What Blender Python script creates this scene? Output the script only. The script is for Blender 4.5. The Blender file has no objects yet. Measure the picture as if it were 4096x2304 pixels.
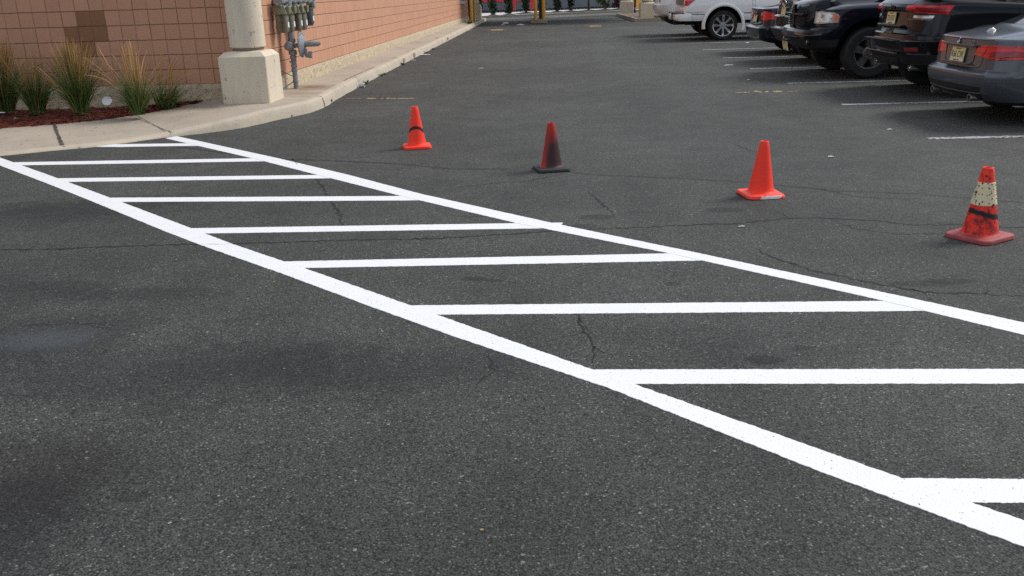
import bpy, bmesh, math, random
from mathutils import Vector, Matrix
from mathutils.bvhtree import BVHTree

S = bpy.context.scene
COL = S.collection
rnd = random.Random(7)
R = math.radians

# ------------------------------------------------------------------ camera
F_PX, PITCH, ROLL, YAW, EYE = 3533.0, 0.32418, -0.02975, -0.04988, 1.499   # focal length in pixels of a 4096 x 2304 frame
def _axes():
    cy, sy, cp, sp = math.cos(YAW), math.sin(YAW), math.cos(PITCH), math.sin(PITCH)
    d = Vector((sy*cp, cy*cp, -sp)); r = Vector((cy, -sy, 0)); u = r.cross(d)
    cr, sr = math.cos(ROLL), math.sin(ROLL)
    return cr*r + sr*u, cr*u - sr*r, d
CR, CU, CD = _axes()
cam = bpy.data.cameras.new('camera'); cam_o = bpy.data.objects.new('camera', cam); COL.objects.link(cam_o)
cam.sensor_width = 36; cam.lens = 36*F_PX/4096; cam.clip_start = .05; cam.clip_end = 1500
mw = Matrix((CR, CU, -CD)).transposed().to_4x4(); mw.translation = (0, 0, EYE); cam_o.matrix_world = mw
S.camera = cam_o
def _ray(px, py): return CD + CR*((px-2048)/F_PX) - CU*((py-1152)/F_PX)
def at(px, py, z=0.0):            # point of the horizontal plane at height z seen at a measured pixel
    v = _ray(px, py); t = (z-EYE)/v.z; return Vector((v.x*t, v.y*t, z))
def atX(px, py, X):
    v = _ray(px, py); t = X/v.x; return Vector((X, v.y*t, EYE+v.z*t))
def atY(px, py, Y):
    v = _ray(px, py); t = Y/v.y; return Vector((v.x*t, Y, EYE+v.z*t))

# ------------------------------------------------------------------ world, sun, exposure
SUN_EL, SUN_AZ = R(44), R(27)     # azimuth from +X towards +Y
SUN_STR, SUN_ANGLE, SKY_STR, EXPO = 2.25, R(18), 0.125, 0.24
w = bpy.data.worlds.new('World'); S.world = w; w.use_nodes = True
nt = w.node_tree; nt.nodes.clear()
sky = nt.nodes.new('ShaderNodeTexSky'); sky.sky_type = 'NISHITA'; sky.sun_disc = False
sky.sun_elevation = SUN_EL; sky.sun_rotation = R(90) - SUN_AZ; sky.altitude = 50; sky.air_density = 1.0; sky.dust_density = 1.5
tc = nt.nodes.new('ShaderNodeTexCoord'); mp = nt.nodes.new('ShaderNodeMapping'); mp.inputs['Scale'].default_value = (1, 1, 2.2)
nz = nt.nodes.new('ShaderNodeTexNoise'); nz.inputs['Scale'].default_value = 2.2; nz.inputs['Detail'].default_value = 7; nz.inputs['Roughness'].default_value = .6
rp = nt.nodes.new('ShaderNodeValToRGB'); rp.color_ramp.elements[0].position = .38; rp.color_ramp.elements[1].position = .70
mx = nt.nodes.new('ShaderNodeMix'); mx.data_type = 'RGBA'
mx.inputs[7].default_value = (8.0, 7.9, 7.9, 1)
bg = nt.nodes.new('ShaderNodeBackground'); bg.inputs['Strength'].default_value = SKY_STR
wo = nt.nodes.new('ShaderNodeOutputWorld')
L_ = nt.links.new
L_(tc.outputs['Generated'], mp.inputs['Vector']); L_(mp.outputs['Vector'], nz.inputs['Vector']); L_(nz.outputs['Fac'], rp.inputs['Fac'])
L_(rp.outputs['Color'], mx.inputs[0]); L_(sky.outputs['Color'], mx.inputs[6]); L_(mx.outputs[2], bg.inputs['Color']); L_(bg.outputs[0], wo.inputs['Surface'])
sun = bpy.data.lights.new('sun', 'SUN'); sun.energy = SUN_STR; sun.angle = SUN_ANGLE; sun.color = (1, .965, .91)
sun_o = bpy.data.objects.new('sun', sun); COL.objects.link(sun_o)
sdir = Vector((math.cos(SUN_EL)*math.cos(SUN_AZ), math.cos(SUN_EL)*math.sin(SUN_AZ), math.sin(SUN_EL)))
sun_o.rotation_euler = sdir.to_track_quat('Z', 'Y').to_euler(); sun_o.location = sdir*40
S.view_settings.view_transform = 'Standard'; S.view_settings.look = 'None'; S.view_settings.exposure = EXPO; S.view_settings.gamma = 1
S.render.engine = 'CYCLES'; S.cycles.max_bounces = 6; S.cycles.use_denoising = False

# ------------------------------------------------------------------ scene helpers
def tag(o, label=None, cat=None, group=None, kind=None):
    if label: o['label'] = label
    if cat: o['category'] = cat
    if group: o['group'] = group
    if kind: o['kind'] = kind
    return o
def empty(name, loc=(0, 0, 0), rz=0.0, parent=None):
    o = bpy.data.objects.new(name, None); o.location = loc; o.rotation_euler = (0, 0, rz); COL.objects.link(o); o.empty_display_size = .1
    if parent: o.parent = parent
    return o
def copy_tree(o, parent=None):
    c = o.copy(); COL.objects.link(c); c.parent = parent
    for ch in list(o.children): copy_tree(ch, c)
    return c
class MB:
    """collects geometry, builds ONE mesh object"""
    def __init__(s): s.v = []; s.f = []; s.mi = []; s.m = 0
    def add(s, vs, fs):
        n = len(s.v); s.v += [tuple(v) for v in vs]; s.f += [tuple(i+n for i in f) for f in fs]; s.mi += [s.m]*len(fs); return n
    def box(s, c, d, rz=0.0, taper=1.0, rot=None):
        c = Vector(c); M = rot if rot else Matrix.Rotation(rz, 3, 'Z'); vs = []
        for k in (-1, 1):
            t = taper if k > 0 else 1
            for x, y in ((-1, -1), (1, -1), (1, 1), (-1, 1)): vs.append(c + M @ Vector((x*d[0]/2*t, y*d[1]/2*t, k*d[2]/2)))
        s.add(vs, [(3, 2, 1, 0), (4, 5, 6, 7), (0, 1, 5, 4), (1, 2, 6, 5), (2, 3, 7, 6), (3, 0, 4, 7)])
    def tube(s, pts, r, n=10, caps=True):
        pts = [Vector(p) for p in pts]; rs = r if isinstance(r, (list, tuple)) else [r]*len(pts); rings = []
        for i, p in enumerate(pts):
            t = (pts[min(i+1, len(pts)-1)] - pts[max(i-1, 0)]).normalized()
            a = t.cross(Vector((0, 0, 1))); a = a.normalized() if a.length > 1e-4 else Vector((1, 0, 0)); b = t.cross(a)
            rings.append([p + (a*math.cos(2*math.pi*k/n) + b*math.sin(2*math.pi*k/n))*rs[i] for k in range(n)])
        vs = [v for g in rings for v in g]; fs = []
        for i in range(len(pts)-1):
            for k in range(n): fs.append((i*n+k, i*n+(k+1) % n, (i+1)*n+(k+1) % n, (i+1)*n+k))
        if caps: fs += [tuple(range(n))[::-1], tuple((len(pts)-1)*n+k for k in range(n))]
        s.add(vs, fs)
    def lathe(s, prof, o=(0, 0, 0), axis='Z', n=32, caps=False):
        M = {'Z': Matrix.Identity(3), 'Y': Matrix.Rotation(R(-90), 3, 'X'), 'X': Matrix.Rotation(R(90), 3, 'Y')}[axis] if isinstance(axis, str) else axis
        o = Vector(o); vs = [o + M @ Vector((r*math.cos(2*math.pi*k/n), r*math.sin(2*math.pi*k/n), z)) for r, z in prof for k in range(n)]; fs = []
        for i in range(len(prof)-1):
            for k in range(n): fs.append((i*n+k, i*n+(k+1) % n, (i+1)*n+(k+1) % n, (i+1)*n+k))
        if caps: fs += [tuple(range(n))[::-1], tuple((len(prof)-1)*n+k for k in range(n))]
        s.add(vs, fs)
    def prism(s, poly, h, z0=0.0):
        n = len(poly); vs = [(p[0], p[1], z0) for p in poly] + [(p[0], p[1], z0+h) for p in poly]
        s.add(vs, [tuple(range(n))[::-1], tuple(range(n, 2*n))] + [(i, (i+1) % n, n+(i+1) % n, n+i) for i in range(n)])
    def build(s, name, mat, parent=None, smooth=None, bevel=0.0, loc=None):
        me = bpy.data.meshes.new(name); me.from_pydata(s.v, [], s.f)
        for m in (mat if isinstance(mat, (list, tuple)) else [mat]): me.materials.append(m)
        if s.m or any(s.mi): me.polygons.foreach_set('material_index', s.mi)
        bm = bmesh.new(); bm.from_mesh(me)
        if bevel:
            es = [e for e in bm.edges if len(e.link_faces) == 2 and e.calc_face_angle(0) > R(35)]
            bmesh.ops.bevel(bm, geom=es, offset=bevel, segments=2, affect='EDGES', profile=.6, clamp_overlap=True)
        bmesh.ops.recalc_face_normals(bm, faces=bm.faces) if smooth is not None or bevel else None
        bm.to_mesh(me); bm.free()
        if smooth is not None:
            me.polygons.foreach_set('use_smooth', [True]*len(me.polygons)); me.set_sharp_from_angle(angle=R(smooth))
        o = bpy.data.objects.new(name, me); COL.objects.link(o)
        if parent: o.parent = parent
        if loc is not None: o.location = loc
        return o
def lerp(a, b, t): return a+(b-a)*t
def resample(pts, step):
    out = [Vector(pts[0])]
    for a, b in zip(pts, pts[1:]):
        a, b = Vector(a), Vector(b); n = max(1, int((b-a).length/step))
        out += [a.lerp(b, k/n) for k in range(1, n+1)]
    return out

# ------------------------------------------------------------------ materials
class N:
    """small node-graph writer"""
    def __init__(s, name):
        s.m = bpy.data.materials.new(name); s.m.use_nodes = True; s.t = s.m.node_tree; s.p = s.t.nodes['Principled BSDF']; s._c = None
    def link(s, a, b): s.t.links.new(a, b)
    def co(s):
        if not s._c: s._c = s.t.nodes.new('ShaderNodeTexCoord')
        return s._c.outputs['Object']
    def pos(s): return s.t.nodes.new('ShaderNodeNewGeometry').outputs['Position']
    def put(s, sock, v):
        if hasattr(v, 'is_output'): s.link(v, sock)
        elif isinstance(v, (tuple, list)) and len(v) == 3 and sock.type == 'RGBA': sock.default_value = (*v, 1)
        else: sock.default_value = v
    def math(s, op, a, b=0.0, clamp=False):
        n = s.t.nodes.new('ShaderNodeMath'); n.operation = op; n.use_clamp = clamp; s.put(n.inputs[0], a); s.put(n.inputs[1], b); return n.outputs[0]
    def vmath(s, op, a, b=(0, 0, 0)):
        n = s.t.nodes.new('ShaderNodeVectorMath'); n.operation = op; s.put(n.inputs[0], a); s.put(n.inputs[1], b); return n.outputs[1] if op in ('LENGTH', 'DISTANCE') else n.outputs[0]
    def map(s, v, scale=(1, 1, 1), loc=(0, 0, 0), rot=(0, 0, 0)):
        n = s.t.nodes.new('ShaderNodeMapping'); s.link(v, n.inputs[0]); n.inputs['Scale'].default_value = scale; n.inputs['Location'].default_value = loc; n.inputs['Rotation'].default_value = rot; return n.outputs[0]
    def noise(s, scale, detail=3, rough=.55, v=None, dist=0.0):
        n = s.t.nodes.new('ShaderNodeTexNoise'); n.inputs['Scale'].default_value = scale; n.inputs['Detail'].default_value = detail; n.inputs['Roughness'].default_value = rough; n.inputs['Distortion'].default_value = dist
        s.link(v if v else s.co(), n.inputs['Vector']); return n.outputs['Fac']
    def vor(s, scale, v=None, feature='F1', rand=1.0):
        n = s.t.nodes.new('ShaderNodeTexVoronoi'); n.feature = feature; n.inputs['Scale'].default_value = scale; n.inputs['Randomness'].default_value = rand
        s.link(v if v else s.co(), n.inputs['Vector']); return n
    def ramp(s, f, stops):
        n = s.t.nodes.new('ShaderNodeValToRGB'); r = n.color_ramp
        while len(r.elements) < len(stops): r.elements.new(.5)
        for e, (p, c) in zip(r.elements, stops): e.position = p; e.color = (*c, 1) if isinstance(c, (tuple, list)) else (c, c, c, 1)
        s.link(f, n.inputs[0]); return n.outputs[0]
    def mix(s, f, a, b, mode='MIX'):
        n = s.t.nodes.new('ShaderNodeMix'); n.data_type = 'RGBA'; n.blend_type = mode; s.put(n.inputs[0], f); s.put(n.inputs[6], a); s.put(n.inputs[7], b); return n.outputs[2]
    def sep(s, v):
        n = s.t.nodes.new('ShaderNodeSeparateXYZ'); s.link(v, n.inputs[0]); return n.outputs
    def comb(s, x, y, z):
        n = s.t.nodes.new('ShaderNodeCombineXYZ'); s.put(n.inputs[0], x); s.put(n.inputs[1], y); s.put(n.inputs[2], z); return n.outputs[0]
    def bump(s, h, dist, strength=1.0):
        n = s.t.nodes.new('ShaderNodeBump'); n.inputs['Strength'].default_value = strength; n.inputs['Distance'].default_value = dist; s.link(h, n.inputs['Height']); s.link(n.outputs[0], s.p.inputs['Normal'])
    def out(s, color, rough=.6, metal=0.0, spec=.5, coat=0.0, coatr=.05):
        s.put(s.p.inputs['Base Color'], color); s.put(s.p.inputs['Roughness'], rough); s.put(s.p.inputs['Metallic'], metal); s.put(s.p.inputs['Specular IOR Level'], spec)
        s.put(s.p.inputs['Coat Weight'], coat); s.p.inputs['Coat Roughness'].default_value = coatr; return s.m
def plain(name, c, rough=.55, metal=0.0, var=.12, scale=9, spec=.5, coat=0.0, bump=0.0):
    n = N(name); f = n.noise(scale, 4, .6); dk = tuple(x*(1-var) for x in c); lt = tuple(min(1, x*(1+var)) for x in c)
    if bump: n.bump(n.noise(scale*4, 4, .6), bump)
    return n.out(n.ramp(f, [(.3, dk), (.7, lt)]), rough, metal, spec, coat)
def paint(name, c, metal=.25, rough=.32, dirt=.35, dirtc=(.16, .15, .135), coat=.9, spec=.5):
    n = N(name); z = n.sep(n.co())[2]
    g = n.noise(3.5, 5, .65); low = n.math('MULTIPLY', n.math('SUBTRACT', .75, z, True), .5)
    d = n.math('MULTIPLY', n.math('ADD', n.math('MULTIPLY', n.math('SUBTRACT', g, .42, True), 1.2), low), dirt, True)
    return n.out(n.mix(d, c, dirtc), n.math('ADD', n.math('MULTIPLY', d, .6), rough, True), metal, spec, n.math('SUBTRACT', coat, n.math('MULTIPLY', d, 1.2), True), .04)

M = {}
def asphalt(name, tint=1.0, stains_and_shade=(), stall=False):
    n = N(name); co = n.co()
    v1 = n.vor(150); g = n.sep(v1.outputs['Color'])
    base = n.ramp(g[0], [(0, (.014, .0145, .014)), (.16, (.048, .051, .049)), (.78, (.078, .082, .0775)), (.92, (.108, .111, .102)), (.975, (.17, .17, .155)), (1, (.32, .31, .28))])
    v2 = n.vor(52); g2 = n.sep(v2.outputs['Color'])
    peb = n.math('MULTIPLY', n.math('GREATER_THAN', g2[0], .95), n.math('LESS_THAN', v2.outputs['Distance'], n.math('ADD', .12, n.math('MULTIPLY', g2[2], .20))))
    base = n.mix(n.math('MULTIPLY', peb, n.math('ADD', n.math('MULTIPLY', g2[1], .6), .3)), base, (.50, .48, .42))
    v3 = n.vor(330); base = n.mix(.22, base, n.ramp(n.sep(v3.outputs['Color'])[1], [(0, (.02, .02, .02)), (1, (.12, .12, .115))]))
    pit = n.math('MULTIPLY', n.math('SUBTRACT', v1.outputs['Distance'], .46, True), 3.6, True); base = n.mix(n.math('MULTIPLY', pit, .85), base, (.008, .008, .008))
    big = n.noise(.32, 4, .6); mid = n.noise(2.3, 4, .65)
    base = n.mix(1.0, base, n.ramp(big, [(.3, .72), (.52, 1.02), (.75, 1.30)]), 'MULTIPLY')
    base = n.mix(1.0, base, n.ramp(mid, [(.3, .78), (.6, 1.06)]), 'MULTIPLY')
    trk = n.noise(1.0, 4, .6, n.map(co, (.95, .13, 1))); base = n.mix(1.0, base, n.ramp(trk, [(.32, .86), (.62, 1.08)]), 'MULTIPLY')
    # faint tone drift between cool and brownish
    base = n.mix(1.0, base, n.mix(n.noise(.8, 3), (.95, 1.0, .99), (1.03, 1.0, .93)), 'MULTIPLY')
    wob = n.noise(2.2, 4, .7); fine = n.noise(14, 4, .7)
    for x, y, rx, ry, rot, k, c in stains_and_shade:
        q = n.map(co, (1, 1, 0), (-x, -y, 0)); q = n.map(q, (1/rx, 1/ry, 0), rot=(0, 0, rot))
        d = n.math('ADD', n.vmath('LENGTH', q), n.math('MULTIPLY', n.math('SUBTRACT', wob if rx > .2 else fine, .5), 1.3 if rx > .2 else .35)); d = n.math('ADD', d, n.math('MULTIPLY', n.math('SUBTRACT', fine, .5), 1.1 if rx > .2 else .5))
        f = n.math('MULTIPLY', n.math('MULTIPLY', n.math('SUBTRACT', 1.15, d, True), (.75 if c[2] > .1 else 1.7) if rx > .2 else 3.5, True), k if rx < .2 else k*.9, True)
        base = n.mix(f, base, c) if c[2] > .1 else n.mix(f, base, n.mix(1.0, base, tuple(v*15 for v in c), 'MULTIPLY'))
    if tint != 1.0: base = n.mix(1.0, base, (tint, tint, tint*1.01), 'MULTIPLY')
    h = n.math('ADD', n.math('MULTIPLY', v1.outputs['Distance'], -1.0), n.math('MULTIPLY', n.noise(420, 2), .5))
    n.bump(h, .0035, .8)
    return n.out(base, .82, 0, .35)

def white_paint(name, c, wear, pit=.05):
    n = N(name); v = n.vor(125); g = n.sep(v.outputs['Color'])
    asp = n.ramp(g[0], [(0, (.03, .03, .03)), (1, (.12, .12, .115))])
    m = n.noise(26, 5, .75); big = n.noise(1.1, 4, .6)
    worn = n.math('GREATER_THAN', n.math('ADD', n.math('MULTIPLY', m, .75), n.math('MULTIPLY', big, .35)), 1.0-wear)
    pits = n.math('MULTIPLY', n.math('LESS_THAN', n.noise(95, 3, .6), .305+pit*.5), n.math('LESS_THAN', g[1], .5))
    f = n.math('MAXIMUM', worn, pits)
    col = n.mix(n.noise(6, 6, .75), tuple(x*.86 for x in c), c)
    n.bump(n.math('MULTIPLY', v.outputs['Distance'], -1), .0022, .5)
    return n.out(n.mix(f, col, asp), .6, 0, .4)
# ------------------------------------------------------------------ ground
dark = (.025, .025, .027)
spot = (.016, .016, .017)
ST = []
def stain_or_shade(px, py, rx, ry, k, c=dark, rot=0.0):
    if rx < .2: c = spot
    p = at(px, py); ST.append((p.x, p.y, rx, ry, R(rot), k, c))
stain_or_shade(420, 830, .95, .42, .66); stain_or_shade(150, 860, .8, .5, .6)                      # dark band beside the lower edge line
stain_or_shade(500, 1180, .55, .13, .65, rot=10); stain_or_shade(150, 1150, .5, .12, .5)
stain_or_shade(700, 1480, 1.0, .42, .62); stain_or_shade(1400, 1470, .8, .22, .5); stain_or_shade(250, 1330, .5, .35, .6); stain_or_shade(1950, 905, .5, .12, .4); stain_or_shade(3000, 1420, .5, .12, .35)
stain_or_shade(90, 1930, .36, .46, .72, (.030, .026, .027)); stain_or_shade(-60, 2100, .3, .3, .6); stain_or_shade(1900, 2150, .5, .2, .2)
stain_or_shade(190, 1360, .30, .15, .40, (.11, .13, .155), 20)                            # pale smear of dried liquid
stain_or_shade(1900, 1115, .075, .04, .7); stain_or_shade(1975, 1123, .05, .03, .6); stain_or_shade(2690, 1135, .05, .03, .6); stain_or_shade(3060, 1440, .08, .05, .7)
stain_or_shade(3210, 1390, .05, .03, .6); stain_or_shade(3680, 1135, .16, .05, .6); stain_or_shade(3800, 1125, .12, .05, .6); stain_or_shade(2380, 868, .12, .07, .6); stain_or_shade(2900, 840, .14, .08, .6)
stain_or_shade(2330, 905, .09, .05, .5); stain_or_shade(1370, 1055, .1, .04, .55); stain_or_shade(2750, 1345, .5, .16, .35); stain_or_shade(520, 1985, .06, .03, .5)
stain_or_shade(3350, 1155, .12, .05, .45); stain_or_shade(4000, 1290, .12, .05, .5)
stain_or_shade(1300, 2050, 2.0, .75, .30, (.045, .046, .046)); stain_or_shade(3300, 2000, 1.0, .6, .22, (.045, .046, .046))  # broad soft foreground shading painted into the asphalt colour
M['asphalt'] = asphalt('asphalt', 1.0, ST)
mb = MB(); mb.add([(-300, -60, 0), (300, -60, 0), (300, 500, 0), (-300, 500, 0)], [(0, 1, 2, 3)])
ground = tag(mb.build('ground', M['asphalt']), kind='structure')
M['crack'] = plain('crack_fill', (.004, .004, .004), .9, var=.4)
M['seam'] = plain('asphalt_seam', (.014, .014, .014), .85, var=.4)
def crack(pxs, wdt, seed, mat='crack', jit=.016, z=.0007, sc=1.59):
    r = random.Random(seed); pts = resample([at(x*sc, y*sc, z) for x, y in pxs], .03)
    for i in range(1, len(pts)-1):
        pts[i] += Vector((r.uniform(-jit, jit), r.uniform(-jit, jit), 0))
    mb = MB(); n = len(pts); vs = []; off = 0.0
    for i, p in enumerate(pts):
        t = (pts[min(i+1, n-1)]-pts[max(i-1, 0)]).normalized(); s = Vector((-t.y, t.x, 0))
        wd = 2.4*wdt*r.uniform(.35, 1.25)*min(1, .25+i*.1, .25+(n-1-i)*.1)
        if r.random() < .06: wd *= .3
        vs += [p-s*wd/2, p+s*wd/2]
    mb.add(vs, [(2*i, 2*i+2, 2*i+3, 2*i+1) for i in range(n-1)])
    if mat == 'crack':
        for i in range(4, n-4):
            if r.random() < .055:      # short side branches
                p = pts[i].copy(); t = (pts[i+1]-pts[i-1]).normalized(); a = r.choice((-1, 1))*r.uniform(.5, 1.3); d = Matrix.Rotation(a, 3, 'Z') @ t; m = r.randint(3, 9); bv = []; ww = wdt*r.uniform(.4, .9)
                for k in range(m+1):
                    s = Vector((-d.y, d.x, 0)); q = ww*(1-k/m)+.0005; bv += [p-s*q/2, p+s*q/2]; d = (Matrix.Rotation(r.uniform(-.6, .6), 3, 'Z') @ d); p = p+d*.028
                mb.add(bv, [(2*k, 2*k+2, 2*k+3, 2*k+1) for k in range(m)])
    return mb.build('crack', M[mat], ground)
crack([(-60, 628), (0, 627), (80, 628), (240, 622), (480, 614), (560, 614), (800, 606), (1100, 600), (1290, 588), (1450, 578)], .012, 1)
crack([(1450, 578), (1600, 572), (1750, 566), (1880, 560), (1960, 550), (2080, 548), (2200, 555), (2290, 565), (2400, 565), (2576, 572), (2640, 574)], .012, 2)
crack([(735, 398), (755, 420), (800, 455), (830, 500), (855, 540), (858, 568)], .010, 3)
crack([(1440, 770), (1455, 800), (1465, 830), (1490, 860), (1490, 912)], .007, 4, jit=.010)
crack([(1228, 895), (1240, 930), (1215, 950), (1200, 968)], .008, 5, jit=.010)
crack([(1900, 625), (1950, 650), (2060, 685), (2190, 710), (2330, 735), (2480, 740), (2600, 744)], .010, 6)
crack([(488, 615.5), (515, 614), (545, 614), (582, 613)], .0025, 21, jit=.004, z=.0042)
crack([(735, 400), (742, 408), (748, 414)], .003, 22, jit=.004, z=.0042)
crack([(380, 362), (470, 372), (590, 388), (700, 400), (860, 405), (1000, 412), (1140, 425), (1300, 425)], .028, 7, 'seam', .006)
crack([(1400, 430), (1500, 440), (1700, 448), (1880, 458), (2100, 480), (2300, 487), (2600, 512)], .016, 8, 'seam', .008)
crack([(1480, 480), (1500, 500), (1530, 525), (1545, 540)], .009, 9)
crack([(1950, 530), (1990, 550)], .008, 10); crack([(1850, 362), (1880, 376), (1905, 382)], .010, 11)
crack([(2000, 468), (2060, 474), (2140, 492), (2230, 500), (2320, 500)], .010, 12, 'seam')
crack([(1150, 470), (1230, 462), (1330, 455), (1420, 437)], .012, 13, 'seam', .006)
crack([(1240, 930), (1262, 932), (1290, 936)], .005, 15, jit=.008)
crack([(1455, 800), (1500, 848)], .004, 16, jit=.008)
crack([(2080, 548), (2150, 575), (2260, 590), (2400, 588)], .006, 17)
crack([(1130, 540), (1180, 546), (1290, 540), (1330, 530)], .006, 18)
crack([(60, 820), (180, 812), (300, 818)], .004, 19)
crack([(2300, 300), (2340, 296), (2360, 290)], .012, 14, 'seam')

# ------------------------------------------------------------------ painted markings
M['white'] = white_paint('fresh_white_paint', (.80, .81, .82), .13)
M['faded'] = white_paint('faded_white_paint', (.44, .45, .46), .42)
M['yellow'] = white_paint('worn_yellow_paint', (.46, .29, .09), .46)
M['yellow_old'] = white_paint('old_yellow_paint', (.42, .31, .12), .46)
def outline(pts, jit, seed, step=.012):
    r = random.Random(seed); out = []
    n = len(pts); a = 0.0
    for i in range(n):
        p, q = Vector(pts[i]), Vector(pts[(i+1) % n]); L = (q-p).length; k = max(1, int(L/step)); t = (q-p).normalized(); s = Vector((-t.y, t.x, 0))
        for j in range(k):
            a = a*.35 + r.uniform(-jit, jit); out.append(p.lerp(q, j/k) + s*a)
    return out
def flat(pts, mat, name, parent=None, jit=.003, seed=1, step=.012):
    bm = bmesh.new(); o = outline(pts, jit, seed, step)
    f = bm.faces.new([bm.verts.new(p) for p in o]); bm.normal_update()
    if f.normal.z < 0: f.normal_flip()
    lo = [bm.verts.new((v.co.x, v.co.y, .0002)) for v in f.verts]; up = list(f.verts)
    bmesh.ops.triangulate(bm, faces=[f])
    for k in range(len(up)): bm.faces.new((up[k-1], lo[k-1], lo[k], up[k]))
    me = bpy.data.meshes.new(name); bm.to_mesh(me); bm.free(); me.materials.append(mat)
    ob = bpy.data.objects.new(name, me); COL.objects.link(ob)
    if parent: ob.parent = parent
    return ob
K = 1.59
hatch = tag(empty('hatched_marking', (0, 0, 0)), 'freshly painted white hatched no-parking zone of parallel bars between two long lines', 'road marking')
def P(l, z): return [at(x*K, y*K, z) for x, y in l]
far_line = P([(445, 342.5), (700, 398), (870, 438), (1065, 489), (1400, 563), (1765, 638), (2330, 758), (2576, 811), (2800, 858)], .0030)
far_low = P([(2800, 894), (2576, 842), (2210, 753), (1690, 638), (1300, 561), (1015, 494), (800, 440), (640, 399), (500, 367), (415, 347.3)], .0030)
flat(far_line+far_low, M['white'], 'edge_line', hatch, .0022, 1, .009)
near_line = P([(-150, 339), (0, 396.3), (145, 448.2), (271, 495), (482, 574.3), (583, 613), (715, 657.6), (762, 673), (1030, 767), (1490, 929), (2075, 1134), (2261, 1200), (2439, 1262), (2576, 1309), (2750, 1370)], .0030)
near_low = P([(2750, 1441), (2576, 1375), (2261, 1259), (2075, 1190), (1530, 975), (1132, 842.5), (922, 766.8), (719, 691.3), (503, 615.3), (414.6, 581.2), (242, 510.4), (121, 462), (0, 416), (-150, 357)], .0030)
flat(near_line+near_low, M['white'], 'edge_line', hatch, .0022, 2, .009)
bars = [[(241, 369.3), (259, 363.3), (352, 361.8), (470, 360.4), (500, 366.8), (402, 367.8), (302, 369.6)],
        [(37, 408), (640, 398), (668, 405.5), (57, 415.5)], [(148, 448.3), (800, 440), (862, 448), (176, 457.2)],
        [(268, 497), (1015, 493), (1078, 504), (305, 507.5)], [(480, 574), (1290, 561.5), (1398, 560), (1385, 574), (517, 587)],
        [(706, 658), (1690, 637), (1770, 655), (772, 674)], [(1025, 768), (2210, 757), (2330, 782), (1102, 791)],
        [(1490, 929), (2576, 928), (3000, 927.5), (3080, 965), (2576, 965), (1602, 965)], [(2262, 1202), (2576, 1205), (3200, 1211), (3300, 1265), (2440, 1264)]]
for i, b in enumerate(bars):
    pb = P(b, .0015)
    if i: pb = [p+Vector((-.07, 0, 0)) if k in (0, len(pb)-1) else p+Vector((.05, 0, 0)) for k, p in enumerate(pb)]
    flat(pb, M['white'], 'hatch_bar', hatch, .0020, 10+i, .009)
PARK = 'white lines between the parking spaces'
which = ['ending nearest the concrete island', 'second from the concrete island', 'third from the concrete island', 'just behind the white pickup rear wheel', 'just in front of the white pickup rear wheel',
         'behind the front bumper of the black pickup', 'beside the far front tyre of the black pickup', 'in front of the black pickup wheel and sport utility', 'running under the grey convertible bumper', 'nearest the camera, behind the striped cone']
for i in range(10):
    y = 33.45-2.728*i; x = 3.72; a = R(1.2)
    L = 5.2; d = Vector((math.cos(a), math.sin(a)*.3, 0)); nn = Vector((0, .05, 0)); o = Vector((x, y, .005))
    tag(flat([o-nn, o+d*L-nn, o+d*L+nn, o+nn], M['faded'], 'parking_line', None, .007, 30+i, .03), 'faded white parking line '+which[i], 'parking line', PARK)
def arrow(c, L, wd, hw, hl, tail, name, label, mat, seed, mirror=1):
    # head points towards the camera (-Y)
    pts = [(0, -L/2), (hw, -L/2+hl), (wd, -L/2+hl), (wd, L/2), (-wd, L/2), (-wd, -L/2+hl), (-hw, -L/2+hl)]
    return tag(flat([Vector((c.x+x, c.y+y*mirror, .005)) for x, y in pts], mat, name, None, .012, seed, .05), label, 'road arrow', 'yellow arrows on the drive')
arrow(at(1990, 119)+Vector((0, -.2, 0)), 1.7, .24, .50, .62, 1, 'arrow_marking', 'yellow painted arrow on the asphalt nearest the brick wall, by the yellow posts', M['yellow'], 51, -1)
arrow(at(2380, 104)+Vector((0, -.2, 0)), 1.7, .24, .50, .62, 1, 'arrow_marking', 'yellow painted arrow on the asphalt right of the concrete post island', M['yellow'], 52, -1)
def word(pa, segs, label, seed):
    t = tag(empty('worn_lettering'), label, 'road marking', 'worn yellow lettering on the drive')
    for i, l in enumerate(segs): flat([at(x, y, .005) for x, y in l], M['yellow_old'], 'letter_stroke', t, .012, seed+i, .03)
word(0, [[(1387, 395), (1445, 395), (1445, 392.6), (1387, 392.6)], [(1460, 394), (1480, 397), (1505, 394), (1490, 391), (1470, 391.5)], [(1520, 397), (1530, 391), (1536, 391), (1528, 397)],
         [(1545, 391), (1562, 389), (1558, 394), (1581, 391), (1580, 395.5), (1550, 396)], [(1591, 395), (1655, 394.6), (1655, 391.8), (1591, 392.4)]], 'row of worn yellow letter strokes on the asphalt left of the leftmost cone', 60)
word(0, [[(2942, 372), (3000, 369.5), (3000, 367.3), (2942, 370)], [(3010, 367), (3022, 362.5), (3048, 366), (3048, 370), (3030, 367)], [(3060, 369), (3066, 364), (3072, 363), (3070, 368)],
         [(3088, 367), (3105, 363), (3135, 363.5), (3128, 368.5), (3102, 369)], [(3148, 366.5), (3200, 364.5), (3201, 363), (3148, 365)]], 'row of worn yellow letter strokes on the asphalt left of the parked cars', 70)

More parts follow.
